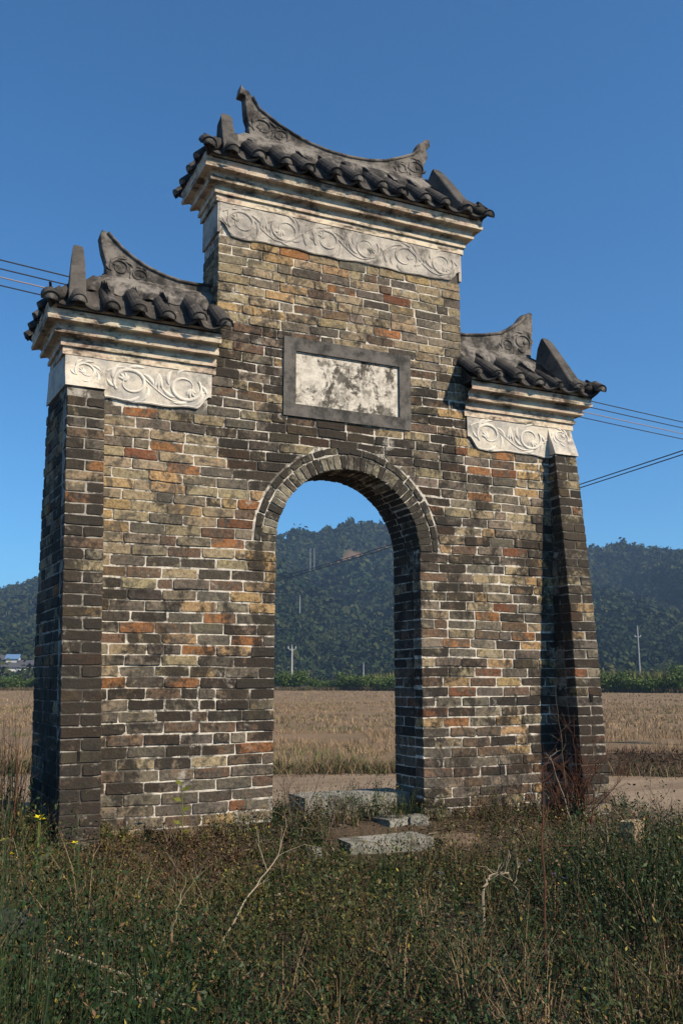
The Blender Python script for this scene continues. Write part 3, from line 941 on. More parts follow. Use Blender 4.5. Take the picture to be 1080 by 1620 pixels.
    bv = rd.modifiers.new('soft', 'BEVEL'); bv.width = .008; bv.segments = 2; bv.limit_method = 'ANGLE'; bv.angle_limit = R(50)
    # foot band under the ridge
    g = Geo(); g.box((ra - .02 if hipL else xa, ym - .085, zr - .075), (rb + .02 if hipR else xb, ym + .085, zr + .012))
    o = g.obj('ridge_foot', M['ridge'], rf); bv = o.modifiers.new('soft', 'BEVEL'); bv.width = .012; bv.segments = 2
    return rf, rd, ym - w

def cap_band(rd, pts, ym, r, mat):
    g = Geo()
    P = [(x, ym, z) for x, z in pts]
    V = []; F = []; n = 8; N = len(P)
    for i, p in enumerate(pts):
        q0 = np.array(pts[max(i-1, 0)]); q1 = np.array(pts[min(i+1, N-1)]); t = q1 - q0; t = t / np.linalg.norm(t); nn = np.array([-t[1], t[0]])
        for k in range(n):
            a = 2 * math.pi * k / n
            c = np.array(p) + nn * (.020 * math.sin(a))
            V.append((c[0], ym + r * math.cos(a), c[1]))
    for i in range(N - 1):
        for k in range(n): F.append((i*n + k, i*n + (k+1) % n, (i+1)*n + (k+1) % n, (i+1)*n + k))
    F += [tuple(reversed(range(n))), tuple((N-1)*n + k for k in range(n))]
    g.add(V, F); g.obj('ridge_cap', mat, rd, smooth=True)
def ridge_scroll(rd, spots, yfront):
    for (cx, cz, r, mir) in spots:
        g = Geo(); scroll_motif(g, cx, cz, r, False, mir, lambda x, z: yfront, .014)
        g.obj('carved_scroll', M['ridge'], rd, smooth=True)

TR_TOP = [(-0.872, 5.665), (-0.823, 5.66), (-0.785, 5.61), (-0.765, 5.575), (-0.727, 5.522), (-0.641, 5.475), (-0.554, 5.427), (-0.432, 5.38), (-0.29, 5.337), (-0.11, 5.311), (0.073, 5.307), (0.26, 5.323), (0.412, 5.356), (0.568, 5.426), (0.687, 5.488), (0.738, 5.548), (0.759, 5.602), (0.79, 5.64)]
TR = [(-0.883, 5.705), (-0.868, 5.668)] + TR_TOP[1:-1] + [(0.80, 5.655), (0.851, 5.674), (0.855, 5.608), (0.818, 5.56), (0.831, 5.496), (0.789, 5.409), (0.784, 5.351), (0.762, 5.235), (-0.757, 5.235), (-0.808, 5.28), (-0.817, 5.33), (-0.815, 5.383), (-0.836, 5.439), (-0.846, 5.524), (-0.851, 5.611), (-0.898, 5.615), (-0.892, 5.65)]
rf, rd, yf_ = roof(-AL - .012, AR + .012, TZ, FZT[1] + .285, 5.25, True, True, 12, 4, 'dark tiled hip roof of the top tier', TR, 'upswept carved ridge with bird-head tips', 5.315)
cap_band(rd, TR_TOP[2:-1], TZ / 2, .070, M['ridge'])
ridge_scroll(rd, [(-.70, 5.365, .072, 0), (-.545, 5.33, .055, 1), (.70, 5.36, .066, 1), (.565, 5.32, .05, 0)], yf_)
LW_TOP = [(-1.905, 4.225), (-1.867, 4.222), (-1.82, 4.175), (-1.758, 4.118), (-1.665, 4.056), (-1.572, 4.010), (-1.447, 3.97), (-1.321, 3.947), (-1.194, 3.945), (-1.086, 3.955)]
LW = [(-1.912, 4.238)] + LW_TOP[1:] + [(-1.086, 3.84), (-1.852, 3.84), (-1.872, 3.929), (-1.872, 3.985), (-1.905, 4.082), (-1.925, 4.19)]
rf, rd, yf_ = roof(xl_out(3.2) - .012, -AL - .003, T, FZL[1] + .285, 3.865, True, False, 6, 4, 'dark tiled half roof of the left wing', LW, 'upswept carved ridge horn of the left wing', 4.0, SPLAY * .4)
cap_band(rd, LW_TOP[1:], T / 2, .070, M['ridge'])
ridge_scroll(rd, [(-1.775, 3.965, .060, 0), (-1.63, 3.93, .05, 1)], yf_)
RW_TOP = [(1.032, 3.925), (1.187, 3.93), (1.375, 3.96), (1.559, 4.007), (1.662, 4.066), (1.767, 4.143), (1.822, 4.215), (1.862, 4.245)]
RW = RW_TOP[:-1] + [(1.867, 4.253), (1.901, 4.248), (1.899, 4.09), (1.868, 3.79), (1.032, 3.77)]
rf, rd, yf_ = roof(AR + .003, 2.122, T, FZR[1] + .285, 3.80, False, True, 6, 4, 'dark tiled half roof of the right wing', RW, 'upswept carved ridge horn of the right wing', 3.955)
cap_band(rd, RW_TOP[:-1], T / 2, .070, M['ridge'])
ridge_scroll(rd, [(1.78, 3.955, .072, 1), (1.62, 3.90, .055, 0)], yf_)

# ------------------------------------------------------------------ stones at the foot of the gate
def stone(name, c, size, rz, mat, seed, label, cat, group=None, sub=3, rough=.12):
    rs = np.random.default_rng(seed)
    g = Geo(); nx_ = 9; V = []; idx = {}
    F = []
    sx, sy, sz = size
    def vid(p):
        k = tuple(np.round(p, 5))
        if k not in idx:
            idx[k] = len(V)
            q = np.array(p); m = np.max(np.abs(q)); 
            rd_ = q / max(np.linalg.norm(q), 1e-6) * m
            q = q * (1 - rough) + rd_ * rough * 1.3
            q = q + (rs.random(3) - .5) * rough * .35
            V.append((q[0] * sx / 2, q[1] * sy / 2, q[2] * sz / 2))
        return idx[k]
    n = 6
    for ax in range(3):
        for s in (-1, 1):
            for i in range(n):
                for j in range(n):
                    ps = []
                    for a, b in ((i, j), (i+1, j), (i+1, j+1), (i, j+1)):
                        p = [0, 0, 0]; p[ax] = s; p[(ax+1) % 3] = a / n * 2 - 1; p[(ax+2) % 3] = b / n * 2 - 1; ps.append(vid(p))
                    F.append(tuple(ps) if s > 0 else tuple(reversed(ps)))
    o = obj(name, V, F, mat, smooth=False); o.location = c; o.rotation_euler = (0, 0, rz)
    return tag(o, label, cat, group)
stone('stone_slab', (.155, .36, .06), (.87, .34, .20), 0, M['stone'], 1, 'long grey threshold slab lying in the archway', 'stone slab', rough=.06)
stone('stone_slab', (.07, -.34, -.145), (.62, .34, .18), -.04, M['stone'], 2, 'lower grey step slab in front of the threshold', 'stone slab', rough=.06)
stone('stone', (.32, -.02, -.03), (.26, .2, .10), .3, M['stone'], 3, 'flat cracked stone wedged under the right end of the threshold slab', 'stone', rough=.2)
stone('stone', (.50, -.05, -.03), (.14, .18, .11), -.2, M['stone'], 33, 'small flat stone against the foot of the right jamb', 'stone', rough=.2)
stone('stone', (1.93, -.72, -.09), (.17, .12, .15), .4, M['rock'], 4, 'tan broken rock on the grass right of the right pier', 'rock', rough=.35)
stone('stone', (-.50, -.48, -.13), (.09, .07, .13), .5, M['stone'], 5, 'small upright pale stone left of the step slab', 'stone', rough=.3)
stone('stone', (.60, -.40, -.135), (.34, .20, .12), .05, M['earth'], 6, 'brown earthy block beside the lower step slab', 'stone', rough=.25)
stone('stone', (.05, -1.12, -.17), (.09, .06, .04), .8, M['wall_white'], 7, 'small white pebble below the step slab', 'stone', rough=.3)

# ------------------------------------------------------------------ hills and forest
EL = [(-40, .07), (-10, .085), (4.75, .094), (6.3, .102), (12, .122), (20.9, .156), (22.6, .163), (23.2, .159), (23.8, .164), (25.8, .172), (27.4, .170), (28.2, .167),
      (33, .150), (40, .138), (42, .139), (44, .134), (45.4, .131), (60, .115), (90, .09)]
def hill_h(az, r):
    """az degrees clockwise from +Y seen from the gate, r metres"""
    az = np.asarray(az, dtype=float); r = np.asarray(r, dtype=float)
    e = np.interp(az, [a for a, b in EL], [b for a, b in EL])
    rc = 700 + 60 * np.sin(az * .23)
    foot = 300 + 70 * (snoise(az * .16 + 5, az * 0, 3) - .5)
    t = np.clip((r - foot) / (rc - foot), 0, 1)
    prof = t ** 1.15
    # spurs and gullies running down the slope
    wob = az + 2.2 * np.sin(r * .011) + 1.5 * np.sin(r * .023 + 1)
    gul = snoise(wob * .30, r * .0022, 17) * .65 + snoise(wob * .75, r * .006, 23) * .35
    mid = np.sin(np.pi * np.clip(t, 0, 1)) ** .8
    h = e * rc * prof * (1 - mid * .85 * (gul - .35))
    h = h + mid * 9 * (fbm(az * 1.3, r * .03, 41) - .47)
    back = np.clip((r - rc) / 420, 0, 1)
    return h * (1 - .8 * back)
az = np.concatenate([np.arange(-36, 0, 1.2), np.arange(0, 54, .25), np.arange(54, 90, 1.2)]); rr = np.concatenate([np.arange(225, 820, 7.), np.arange(820, 1150, 30.)])
A, RR = np.meshgrid(az, rr)
Hh = hill_h(A, RR) - .6
def polar(a, r): return np.sin(np.radians(a)) * r, np.cos(np.radians(a)) * r
X, Y = polar(A, RR)
V = np.stack([X, Y, Hh], -1).reshape(-1, 3)
nx = len(az); i = (np.arange(len(rr) - 1)[:, None] * nx + np.arange(nx - 1)[None, :]).ravel()
F = np.stack([i, i + nx, i + nx + 1, i + 1], -1)
def slip(a, r):
    """bare reddish earth of an old cut across the slope"""
    el = hill_h(a, r) / r
    line = .128 + (a - 24.2) * .0050
    return np.exp(-((el - line) / (.006 + .003 * np.sin(a * 3))) ** 2) * smooth(23.2, 24.6, a) * smooth(28.6, 27.2, a)
sl_ = slip(A, RR).reshape(-1)
C = np.zeros((len(V), 4)); C[:] = (.045, .055, .025, 1)
C[:, :3] = C[:, :3] * (1 - sl_[:, None]) + np.array([.17, .105, .068]) * sl_[:, None]
tag(np_obj('hills', V, F, M['hill'], col=C, smooth=True), kind='structure')

# forest: thousands of crowns reading as one mass
def crowns(n, a0, a1, r0, r1, seed, hmin, hmax, q=11, fine=1.0):
    rs = np.random.default_rng(seed)
    a = rs.uniform(a0, a1, n); r = np.sqrt(rs.uniform(r0**2, r1**2, n))
    ok = (rs.random(n) > slip(a, r) * 1.2); a, r = a[ok], r[ok]
    x, y = polar(a, r); z = hill_h(a, r) - .6; n = len(a)
    sz = (hmin + (hmax - hmin) * rs.random(n) ** 2.2) * (.7 + .8 * snoise(x * .03, y * .03, 77))
    sp = rs.random(n)
    asp = np.where(sp < .12, rs.uniform(1.4, 2.0, n), rs.uniform(.75, 1.25, n))
    # each crown: a cloud of leaf-spray faces
    N = n * q
    u = rs.normal(size=(N, 3)); u[:, 2] = np.abs(u[:, 2]) * .9 - .15; u /= np.linalg.norm(u, axis=1, keepdims=True)
    S = np.repeat(sz, q); A_ = np.repeat(asp, q); rad = rs.uniform(.45, 1.0, N)
    cen = u * (S * rad)[:, None]; cen[:, 2] *= A_; cen += np.repeat(np.stack([x, y, z + sz * asp * .6], -1), q, 0)
    nr = u + rs.normal(size=(N, 3)) * .55; nr /= np.linalg.norm(nr, axis=1, keepdims=True)
    t1 = np.cross(nr, rs.normal(size=(N, 3))); t1 /= np.linalg.norm(t1, axis=1, keepdims=True); t2 = np.cross(nr, t1)
    e1 = (S * rs.uniform(.32, .62, N) * fine)[:, None]; e2 = (S * rs.uniform(.25, .5, N) * fine)[:, None]
    V = np.stack([cen - t1 * e1 - t2 * e2 * .3, cen + t1 * e1 * .3 - t2 * e2, cen + t1 * e1 + t2 * e2 * .3, cen - t1 * e1 * .3 + t2 * e2], 1)
    F = np.arange(N * 4).reshape(N, 4)
    base = np.array([(.020, .037, .013), (.034, .050, .017), (.052, .063, .022), (.015, .029, .011), (.080, .078, .030), (.072, .053, .025)])
    patch = snoise(x * .012, y * .012, 5) * .7 + snoise(x * .035, y * .035, 6) * .3
    pick_ = np.clip((rs.random(n) * 2.6 + patch * 5.0 - 1.6).astype(int), 0, 5)
    c = base[pick_] * rs.uniform(.75, 1.3, n)[:, None]
    Cc = np.ones((N, 4, 4)); Cc[..., :3] = (np.repeat(c, q, 0) * rs.uniform(.7, 1.35, (N, 1)))[:, None, :]
    return V.reshape(-1, 3), F, Cc.reshape(-1, 4)
parts = [crowns(30000, 0, 52, 420, 780, 3, 1.3, 3.4), crowns(14000, 0, 52, 320, 430, 8, 1.2, 3.2, 18, .66), crowns(6500, 0, 52, 250, 330, 4, 1.0, 3.0, 26, .48)]
off = 0; VV = []; FF = []; CC = []
for v, f, c in parts: VV.append(v); FF.append(f + off); CC.append(c); off += len(v)
tag(np_obj('forest', np.concatenate(VV), np.concatenate(FF), M['crown'], col=np.concatenate(CC)),
    'dense dark green forest covering the hazy hills', 'forest', kind='stuff')

# ------------------------------------------------------------------ hedge, crop behind it
def leaf_quads(cen, dirs, nrm, L, W, col):
    """diamond leaves: arrays (n,3),(n,3),(n,3),(n,),(n,),(n,3)"""
    d = dirs / np.linalg.norm(dirs, axis=1, keepdims=True); s = np.cross(d, nrm); s /= np.maximum(np.linalg.norm(s, axis=1, keepdims=True), 1e-6)
    up = np.cross(s, d)
    L = L[:, None]; W = W[:, None]
    V = np.stack([cen, cen + d * L * .5 + s * W * .5 + up * W * .12, cen + d * L, cen + d * L * .5 - s * W * .5 + up * W * .12], 1)
    n = len(cen); F = np.arange(n * 4).reshape(n, 4)
    C = np.ones((n, 4, 4)); C[..., :3] = col[:, None, :]
    return V.reshape(-1, 3), F, C.reshape(-1, 4)
def rdir(rs, n, zb=0.0):
    v = rs.normal(size=(n, 3)); v[:, 2] += zb; return v / np.linalg.norm(v, axis=1, keepdims=True)

def bush_mesh(seed):
    rs = np.random.default_rng(seed); n = 1500
    k = 7; cl = rs.normal(size=(k, 3)) * [.55, .45, .35] + [0, 0, 1.0]
    w = rs.integers(0, k, n); p = cl[w] + rdir(rs, n) * (rs.random((n, 1)) ** .45) * [.75, .7, .72]
    p[:, 2] = np.abs(p[:, 2])
    c = np.array([(.085, .140, .022), (.115, .170, .028), (.060, .105, .018)])[rs.integers(0, 3, n)] * rs.uniform(.7, 1.3, (n, 1))
    return leaf_quads(p, rdir(rs, n, .3), rdir(rs, n), rs.uniform(.16, .30, n), rs.uniform(.09, .15, n), c)
bm_ = []
for s_ in range(5):
    v, f, c = bush_mesh(50 + s_)
    o = np_obj('hedge_bush', v, f, M['bush'], col=c); bm_.append(o)
rs = np.random.default_rng(5)
hx = [a for a, b in HEDGE]; hy = [b for a, b in HEDGE]
ln = np.concatenate([[0], np.cumsum(np.hypot(np.diff(hx), np.diff(hy)))])
spots = []
for d in np.arange(4, ln[-1] - 22, 1.9):
    spots.append((np.interp(d, ln, hx), np.interp(d, ln, hy)))
for i, (x, y) in enumerate(spots):
    o = bm_[i] if i < 5 else bm_[i % 5].copy()
    if i >= 5: COL.objects.link(o)
    o.location = (x + rs.normal() * .3, y + 1.4 + rs.normal() * .4, -.30)
    o.rotation_euler = (0, 0, rs.uniform(0, 6.28))
    k = rs.uniform(1.0, 1.5) * (.80 if x > 48 else .95); o.scale = (k * 1.15, k * 1.15, k * .98)
    tag(o, 'round green bush in the hedge along the far field edge', 'bush', 'bushes of the field hedge')

def blades(P, H, W, lean, col, curve=.35):
    """bent grass blades as triangles; P (n,3) lean (n,3) horizontal offset of the tip"""
    n = len(P); a = RNG.uniform(0, 6.283, n); s = np.stack([np.cos(a), np.sin(a), np.zeros(n)], 1)
    H = H[:, None]; W = W[:, None]; up = np.array([[0, 0, 1.]])
    mid = P + up * H * .55 + lean * curve; tip = P + up * H + lean
    V = np.stack([P - s * W * .5, P + s * W * .5, mid + s * W * .4, mid - s * W * .4, tip], 1)
    b = (np.arange(n) * 5)[:, None]
    F = np.concatenate([b + [0, 1, 2], b + [0, 2, 3], b + [3, 2, 4]])
    C = np.ones((n, 5, 4)); C[..., :3] = col[:, None, :]
    return V.reshape(-1, 3), F, C.reshape(-1, 4)

# tall yellow-green crop behind the hedge on the right, dry weeds at its foot
n = 9000; x = rs.uniform(56, 98, n); y = hedge_y(x) + rs.uniform(3, 12, n); hgt = rs.uniform(1.5, 2.7, n)
c = np.array([(.20, .20, .05), (.28, .24, .09), (.14, .17, .04)])[rs.integers(0, 3, n)]
v, f, c = blades(np.stack([x, y, np.full(n, -.30)], 1), hgt, np.full(n, .16), rs.normal(size=(n, 3)) * [.35, .35, 0], c)
tag(np_obj('yellow_crop', v, f, M['straw'], col=c), 'tall yellowing crop standing behind the hedge at the right', 'crop', kind='stuff')
n = 26000; t = rs.uniform(0, 1, n); x = np.interp(t * ln[-1], ln, hx); y = np.interp(t * ln[-1], ln, hy) - rs.uniform(-.3, 1.6, n)
c = np.array([(.16, .11, .06), (.10, .10, .035), (.22, .16, .09)])[rs.integers(0, 3, n)]
v, f, c = blades(np.stack([x, y, np.full(n, -.30)], 1), rs.uniform(.25, .7, n), np.full(n, .07), rs.normal(size=(n, 3)) * [.15, .15, 0], c)
tag(np_obj('field_margin_weeds', v, f, M['straw'], col=c), 'strip of brown weeds at the foot of the hedge', 'weeds', kind='stuff')

# ------------------------------------------------------------------ stubble field
def wedge(n, r0, r1, rs, a0=-8, a1=62):
    a = np.radians(rs.uniform(a0, a1, n)); r = np.sqrt(rs.uniform(r0**2, r1**2, n))
    return CAM_P[0] + np.sin(a) * r, CAM_P[1] + np.cos(a) * r
VV = []; FF = []; CC = []; off = 0
def push(v, f, c):
    global off
    VV.append(v); FF.append(f + off); CC.append(c); off += len(v)
def flush(name, mat, label, cat):
    global VV, FF, CC, off
    o = np_obj(name, np.concatenate(VV), np.concatenate(FF), mat, col=np.concatenate(CC)); VV, FF, CC, off = [], [], [], 0
    return tag(o, label, cat, kind='stuff')
straw_pal = np.array([(.46, .31, .18), (.38, .25, .145), (.52, .375, .235), (.30, .195, .115), (.36, .27, .145)])
for (n, r0, r1, kb, w) in ((9000, 9, 24, 8, .008), (17000, 24, 55, 4, .018), (17000, 55, 165, 3, .04)):
    x, y = wedge(n, r0, r1, rs)
    # planted rows
    u = x * .55 + y * .83; u = np.round(u / .27) * .27 if r0 < 50 else u; vv = -x * .83 + y * .55
    x = u * .55 - vv * .83 + rs.normal(size=n) * .03; y = u * .83 + vv * .55 + rs.normal(size=n) * .03
    ok = field_keep(x, y) & (y > far_edge(x) + .3) & (fbm(x * .35, y * .35, 61) > .36); x, y = x[ok], y[ok]; n = len(x)
    k = kb; X_ = np.repeat(x, k) + rs.normal(size=n * k) * .035; Y_ = np.repeat(y, k) + rs.normal(size=n * k) * .035
    green = (fbm(X_ * .35 + 3, Y_ * .7, 71) > .57) & (rs.random(n * k) < .6)
    c = straw_pal[rs.integers(0, 5, n * k)] * rs.uniform(.65, 1.15, (n * k, 1)) * (.70 + .6 * fbm(X_ * .22, Y_ * .5, 83))[:, None]; c[green] = np.array([.13, .15, .05]) * rs.uniform(.7, 1.3, (green.sum(), 1))
    hh = rs.uniform(.05, .17, n * k)
    push(*blades(np.stack([X_, Y_, gz(X_, Y_)], 1), hh, np.full(n * k, w), rs.normal(size=(n * k, 3)) * [.05, .05, 0], c))
flush('rice_stubble', M['straw'], 'rows of pale brown cut rice stubble covering the field', 'stubble')

# grassy verge between path and field, with darker weeds; low bank at the right
n = 22000; x = rs.uniform(-9, 14, n); y = far_edge(x) + rs.normal(size=n) * .35 + .45
bank = smooth(3.4, 4.6, x) * np.exp(-((y - far_edge(x) - .75) / .45) ** 2) * .30
g1 = rs.random(n)
c = np.where((g1 < .35)[:, None], np.array([.07, .085, .025]), np.where((g1 < .7)[:, None], np.array([.24, .165, .09]), np.array([.11, .075, .045]))) * rs.uniform(.6, 1.3, (n, 1))
dk = bank > .05; c[dk] = np.array([.095, .055, .036]) * rs.uniform(.6, 1.6, (dk.sum(), 1))
push(*blades(np.stack([x, y, gz(x, y) + bank - .02], 1), np.where(dk, rs.uniform(.02, .10, n), rs.uniform(.06, .22, n)) * (.5 + fbm(x * 3, y * 3, 15)), np.full(n, .012), rs.normal(size=(n, 3)) * [.09, .09, 0], c))
flush('verge_grass', M['straw'], 'ragged dry grass along the far side of the dirt path', 'grass')
def bank_z(x, y): return gz(x, y) + smooth(3.4, 4.6, x) * np.exp(-((y - far_edge(x) - .75) / .45) ** 2) * .30 * (.8 + .4 * fbm(x * 2, y * 2, 12)) - .01
tag(sheet('earth_bank', np.arange(3.2, 14, .1), np.arange(-6, 7, .1), bank_z, M['ground'],
          lambda x, y: (np.abs(y - far_edge(x) - .75) < 1.0)), kind='structure')

# ------------------------------------------------------------------ utility poles and cables
def pole(x, y, z, h, r, label, arms, group=None, mat='concrete'):
    p = empty('utility_pole', (x, y, z))
    tag(p, label, 'pole', group)
    g = Geo(); g.tube([(0, 0, -1), (0, 0, h)], [r, r * .7], 8); g.obj('shaft', M[mat], p)
    for (zh, w, rise) in arms:
        for s in (-1, 1):
            g = Geo(); g.tube([(0, 0, zh), (s * w, -s * w * .45, zh + rise)], [r * .55, r * .45], 6); g.obj('cross_arm', M['metal'], p)
            g = Geo(); g.tube([(s * w * .96, -s * w * .43, zh + rise), (s * w * .96, -s * w * .43, zh + rise + r * 2.2)], r * .5, 6); g.obj('insulator', M['wall_white'], p)
    g = Geo(); g.tube([(0, 0, h), (0, 0, h + r * 3)], r * .5, 6); g.obj('cap_pin', M['metal'], p)
    return p
def at_az(a, r): return CAM_P[0] + math.sin(R(a)) * r, CAM_P[1] + math.cos(R(a)) * r
x, y = at_az(21.99, 165); pole(x, y, 0, 6.9, .17, 'white pole with V-shaped top arms behind the hedge, seen through the arch', [(6.3, .62, .42)], mat='wall_white')
x, y = at_az(42.6, 150); pole(x, y, 0, 9.0, .13, 'concrete pole with short cross arm behind the hedge right of the gate', [(7.6, .42, .05)])
x, y = at_az(26.35, 150); pole(x, y, 0, 3.6, .12, 'short thin grey post behind the hedge, seen through the arch', [])
def on_hill(a, el):
    r_ = np.arange(300, 760, 2.); h = hill_h(a, r_) / r_; k = int(np.argmax(h > el)); return r_[k]
for (a, el, h, lab) in ((23.05, .118, 15, 'left one of the twin pale masts high on the hillside'), (23.30, .119, 15, 'right one of the twin pale masts high on the hillside'),
                        (22.4, .068, 10, 'lone pale mast on the lower hillside above the V-armed pole')):
    r_ = on_hill(a, el); x, y = math.sin(R(a)) * r_, math.cos(R(a)) * r_
    pole(x, y, float(hill_h(a, r_)), h, .26, lab, [])
def wire(p0, p1, sag, r, mat, label):
    pts = []
    for t in np.linspace(0, 1, 40):
        q = np.array(p0) * (1 - t) + np.array(p1) * t; q[2] -= sag * 4 * t * (1 - t); pts.append(q)
    g = Geo(); g.tube(pts, r, 5); o = g.obj('power_cable', M[mat], smooth=True); tag(o, label, 'cable', None); return o
# four-cable line crossing behind the gate, plan direction from left to right
for k, (lab, mat) in enumerate((('topmost dark cable of the four-cable line behind the gate', 'wire'), ('second dark cable from the top of the four-cable line', 'wire'),
                                ('pale third cable of the four-cable line behind the gate', 'wire_pale'), ('lowest dark cable of the four-cable line behind the gate', 'wire'))):
    f = k / 3
    wire((-20.0, 4.60 + .80 * f, 7.34 - .0 * f), (32.0, 12.35 + 1.15 * f, 7.34), .34, .011, mat, lab)
for k, (lab, dx) in enumerate((('upper cable of the pair rising behind the right pier', 0), ('lower cable of the pair rising behind the right pier', .55))):
    wire((17.0 + dx, 82 + 2.2 * k, 7.6), (15.2 + dx * .55, 2 + .2 * k, 7.25), .60, .016, 'wire', lab)
pole(-20.05, 4.95, 0, 7.9, .14, 'concrete pole at the left end of the four-cable line', [(7.3, .8, 0)])
pole(32.05, 12.9, 0, 7.9, .14, 'concrete pole at the right end of the four-cable line', [(7.3, .8, 0)])
pole(17.3, 83, 0, 8.2, .14, 'concrete pole at the far end of the paired cables', [(7.5, .8, 0)])
pole(15.3, 2, 0, 8.4, .14, 'concrete pole at the near end of the paired cables', [(7.15, .8, 0)])

# ------------------------------------------------------------------ village houses
def house(x, y, rz, w, d, h, rh, wm, rm, label, nwin):
    p = empty('house', (x, y, -.1), rz); tag(p, label, 'house', 'village houses beyond the hedge')
    g = Geo(); g.box((-w/2, -d/2, 0), (w/2, d/2, h)); 
    g.add([(-w/2, -d/2, h), (-w/2, d/2, h), (-w/2, 0, h + rh)], [(0, 2, 1)]); g.add([(w/2, -d/2, h), (w/2, d/2, h), (w/2, 0, h + rh)], [(0, 1, 2)])
    g.obj('wall', M[wm], p)
    g = Geo(); o_ = .35
    for s in (-1, 1):
        a = [(-w/2 - o_, s * (d/2 + o_), h - rh * o_ / (d/2) + .06), (w/2 + o_, s * (d/2 + o_), h - rh * o_ / (d/2) + .06), (w/2 + o_, 0, h + rh + .06), (-w/2 - o_, 0, h + rh + .06)]
        V = a + [(q[0], q[1], q[2] + .16) for q in a]
        f = [(0,3,2,1),(4,5,6,7),(0,1,5,4),(1,2,6,5),(2,3,7,6),(3,0,4,7)]
        g.add(V, f if s < 0 else [tuple(reversed(q)) for q in f])
    g.obj('roof', M[rm], p)
    for i in range(nwin):
        xx = -w/2 + w * (i + .5) / nwin
        g = Geo(); g.box((xx - .45, -d/2 - .03, h * .45), (xx + .45, -d/2 + .05, h * .45 + 1.1)); g.obj('window', M['pane'], p)
for (a, r_, rz, w, d, h, rh, wm, rm, lab, nw) in (
        (4.55, 285, -.1, 4.2, 5, 5.6, 1.2, 'wall_white', 'roof_grey', 'white gabled house at the far left edge of the village', 2),
        (5.15, 290, .15, 6.0, 5, 5.0, 1.3, 'wall_tan', 'roof_grey', 'tan low house with a dark roof in the village', 2),
        (5.75, 310, -.2, 3.6, 4, 8.2, 1.2, 'wall_white', 'roof_blue', 'small house with the blue roof in the village', 1),
        (5.75, 286, .1, 6.5, 5, 5.2, 1.2, 'wall_white', 'roof_grey', 'long white house with a dark roof beside the left pier', 3),
        (5.35, 315, .3, 3.6, 4, 8.0, 1.2, 'wall_tan', 'roof_grey', 'pale tan gabled house standing behind the low roofs', 1),
        (6.5, 300, -.1, 5, 5, 6.2, 1.2, 'wall_white', 'roof_grey', 'white house half hidden by the left pier', 2)):
    x, y = at_az(a, r_); house(x, y, R(-a) + rz, w, d, h, rh, wm, rm, lab, nw)

# ------------------------------------------------------------------ foreground weeds
def open_ground(x, y):
    """where plants may stand: not inside the gate or on the slabs and path"""
    gate_fp = (y > -.02) & (y < .46) & (np.abs(x) < 2.1) & (np.abs(x) > .58)
    piers = (np.abs(x) > 1.84) & (np.abs(x) < 2.13) & (y > -.31) & (y < .75)
    slabs = ((np.abs(x - .155) < .46) & (y > .17) & (y < .55)) | ((np.abs(x - .06) < .36) & (y > -.75) & (y < -.12))
    return ~gate_fp & ~piers & ~slabs & ~((y > near_edge(x) - .1) & (y < far_edge(x))) & ~((x < -2.28) & (np.abs(y + 1.85) < .2))
def weeds(n, seed, x0, x1, y0, y1, dens):
    rs = np.random.default_rng(seed)
    x = rs.uniform(x0, x1, n); y = rs.uniform(y0, y1, n)
    ok = open_ground(x, y) & (rs.random(n) < dens(x, y)) & (np.hypot(x - CAM_P[0], y - CAM_P[1]) > 1.7)
    return x[ok], y[ok]
def dens_green(x, y):
    d = .45 + 1.5 * (fbm(x * 1.1 + 1, y * 1.1 + 8, 33) - .25)
    bare = np.exp(-((x - .75) / 1.0) ** 2 - ((y + .55) / .48) ** 2)             # trodden soil before the steps
    bare2 = smooth(.9, 2.4, x) * smooth(-2.4, -.9, y) * .55
    d = d + .5 * smooth(.1, -.5, x) * smooth(-1.1, -.4, y)                    # thick growth along the foot of the left wall
    return np.clip(d * (1 - .97 * bare) * (1 - bare2), 0, 1)
wg = np.random.default_rng(21)
def tall(x, y):
    """height of the growth: clumps and hollows, lower near the gate, high at the left"""
    return (.42 + 1.7 * np.clip(fbm(x * 1.5 + 11, y * 1.5 + 4, 44) - .28, 0, 1)) * (.56 + .60 * smooth(-.35, -2.4, y)) * (1 + .55 * smooth(-1.6, -2.5, x)) * (1 + .35 * smooth(-.6, .6, x) * smooth(-1.2, -2.2, y))
def pick(tone, tab):
    out = np.empty((len(tone), 3)); out[:] = tab[-1][1]
    for lim, c in reversed(tab[:-1]): out[tone < lim] = c
    return out
# leafy herbs
x, y = weeds(19000, 22, -5.2, 4.6, -5.2, .4, dens_green)
z = gz(x, y); n = len(x)
hgt = (.12 + .42 * wg.random(n) ** 1.8) * tall(x, y)
tone = fbm(x * .8 + 2, y * .8 + 5, 52) + wg.normal(size=n) * .09
gpal = pick(tone, [(.44, (.017, .040, .008)), (.54, (.032, .056, .010)), (.62, (.066, .076, .014)), (.69, (.095, .078, .02)), (9, (.085, .050, .022))])
push(*blades(np.stack([x, y, z], 1), hgt * 1.05, np.full(n, .0045), wg.normal(size=(n, 3)) * [.05, .05, 0], gpal * .9 + .012))
flush_v = (VV, FF, CC, off); VV, FF, CC, off = [], [], [], 0
k = 30; N = n * k
t = wg.random(N) ** .75; X_ = np.repeat(x, k); Y_ = np.repeat(y, k); Z_ = np.repeat(z, k); H_ = np.repeat(hgt, k)
sp = (.012 + .040 * (1 - t)) * (.5 + H_ * 3)
P = np.stack([X_ + wg.normal(size=N) * sp, Y_ + wg.normal(size=N) * sp, Z_ + .01 + H_ * t * 1.02], 1)
d = wg.normal(size=(N, 3)); d[:, 2] = np.abs(d[:, 2]) * .7 + .3
col = np.repeat(gpal, k, 0) * wg.uniform(.55, 1.5, (N, 1))
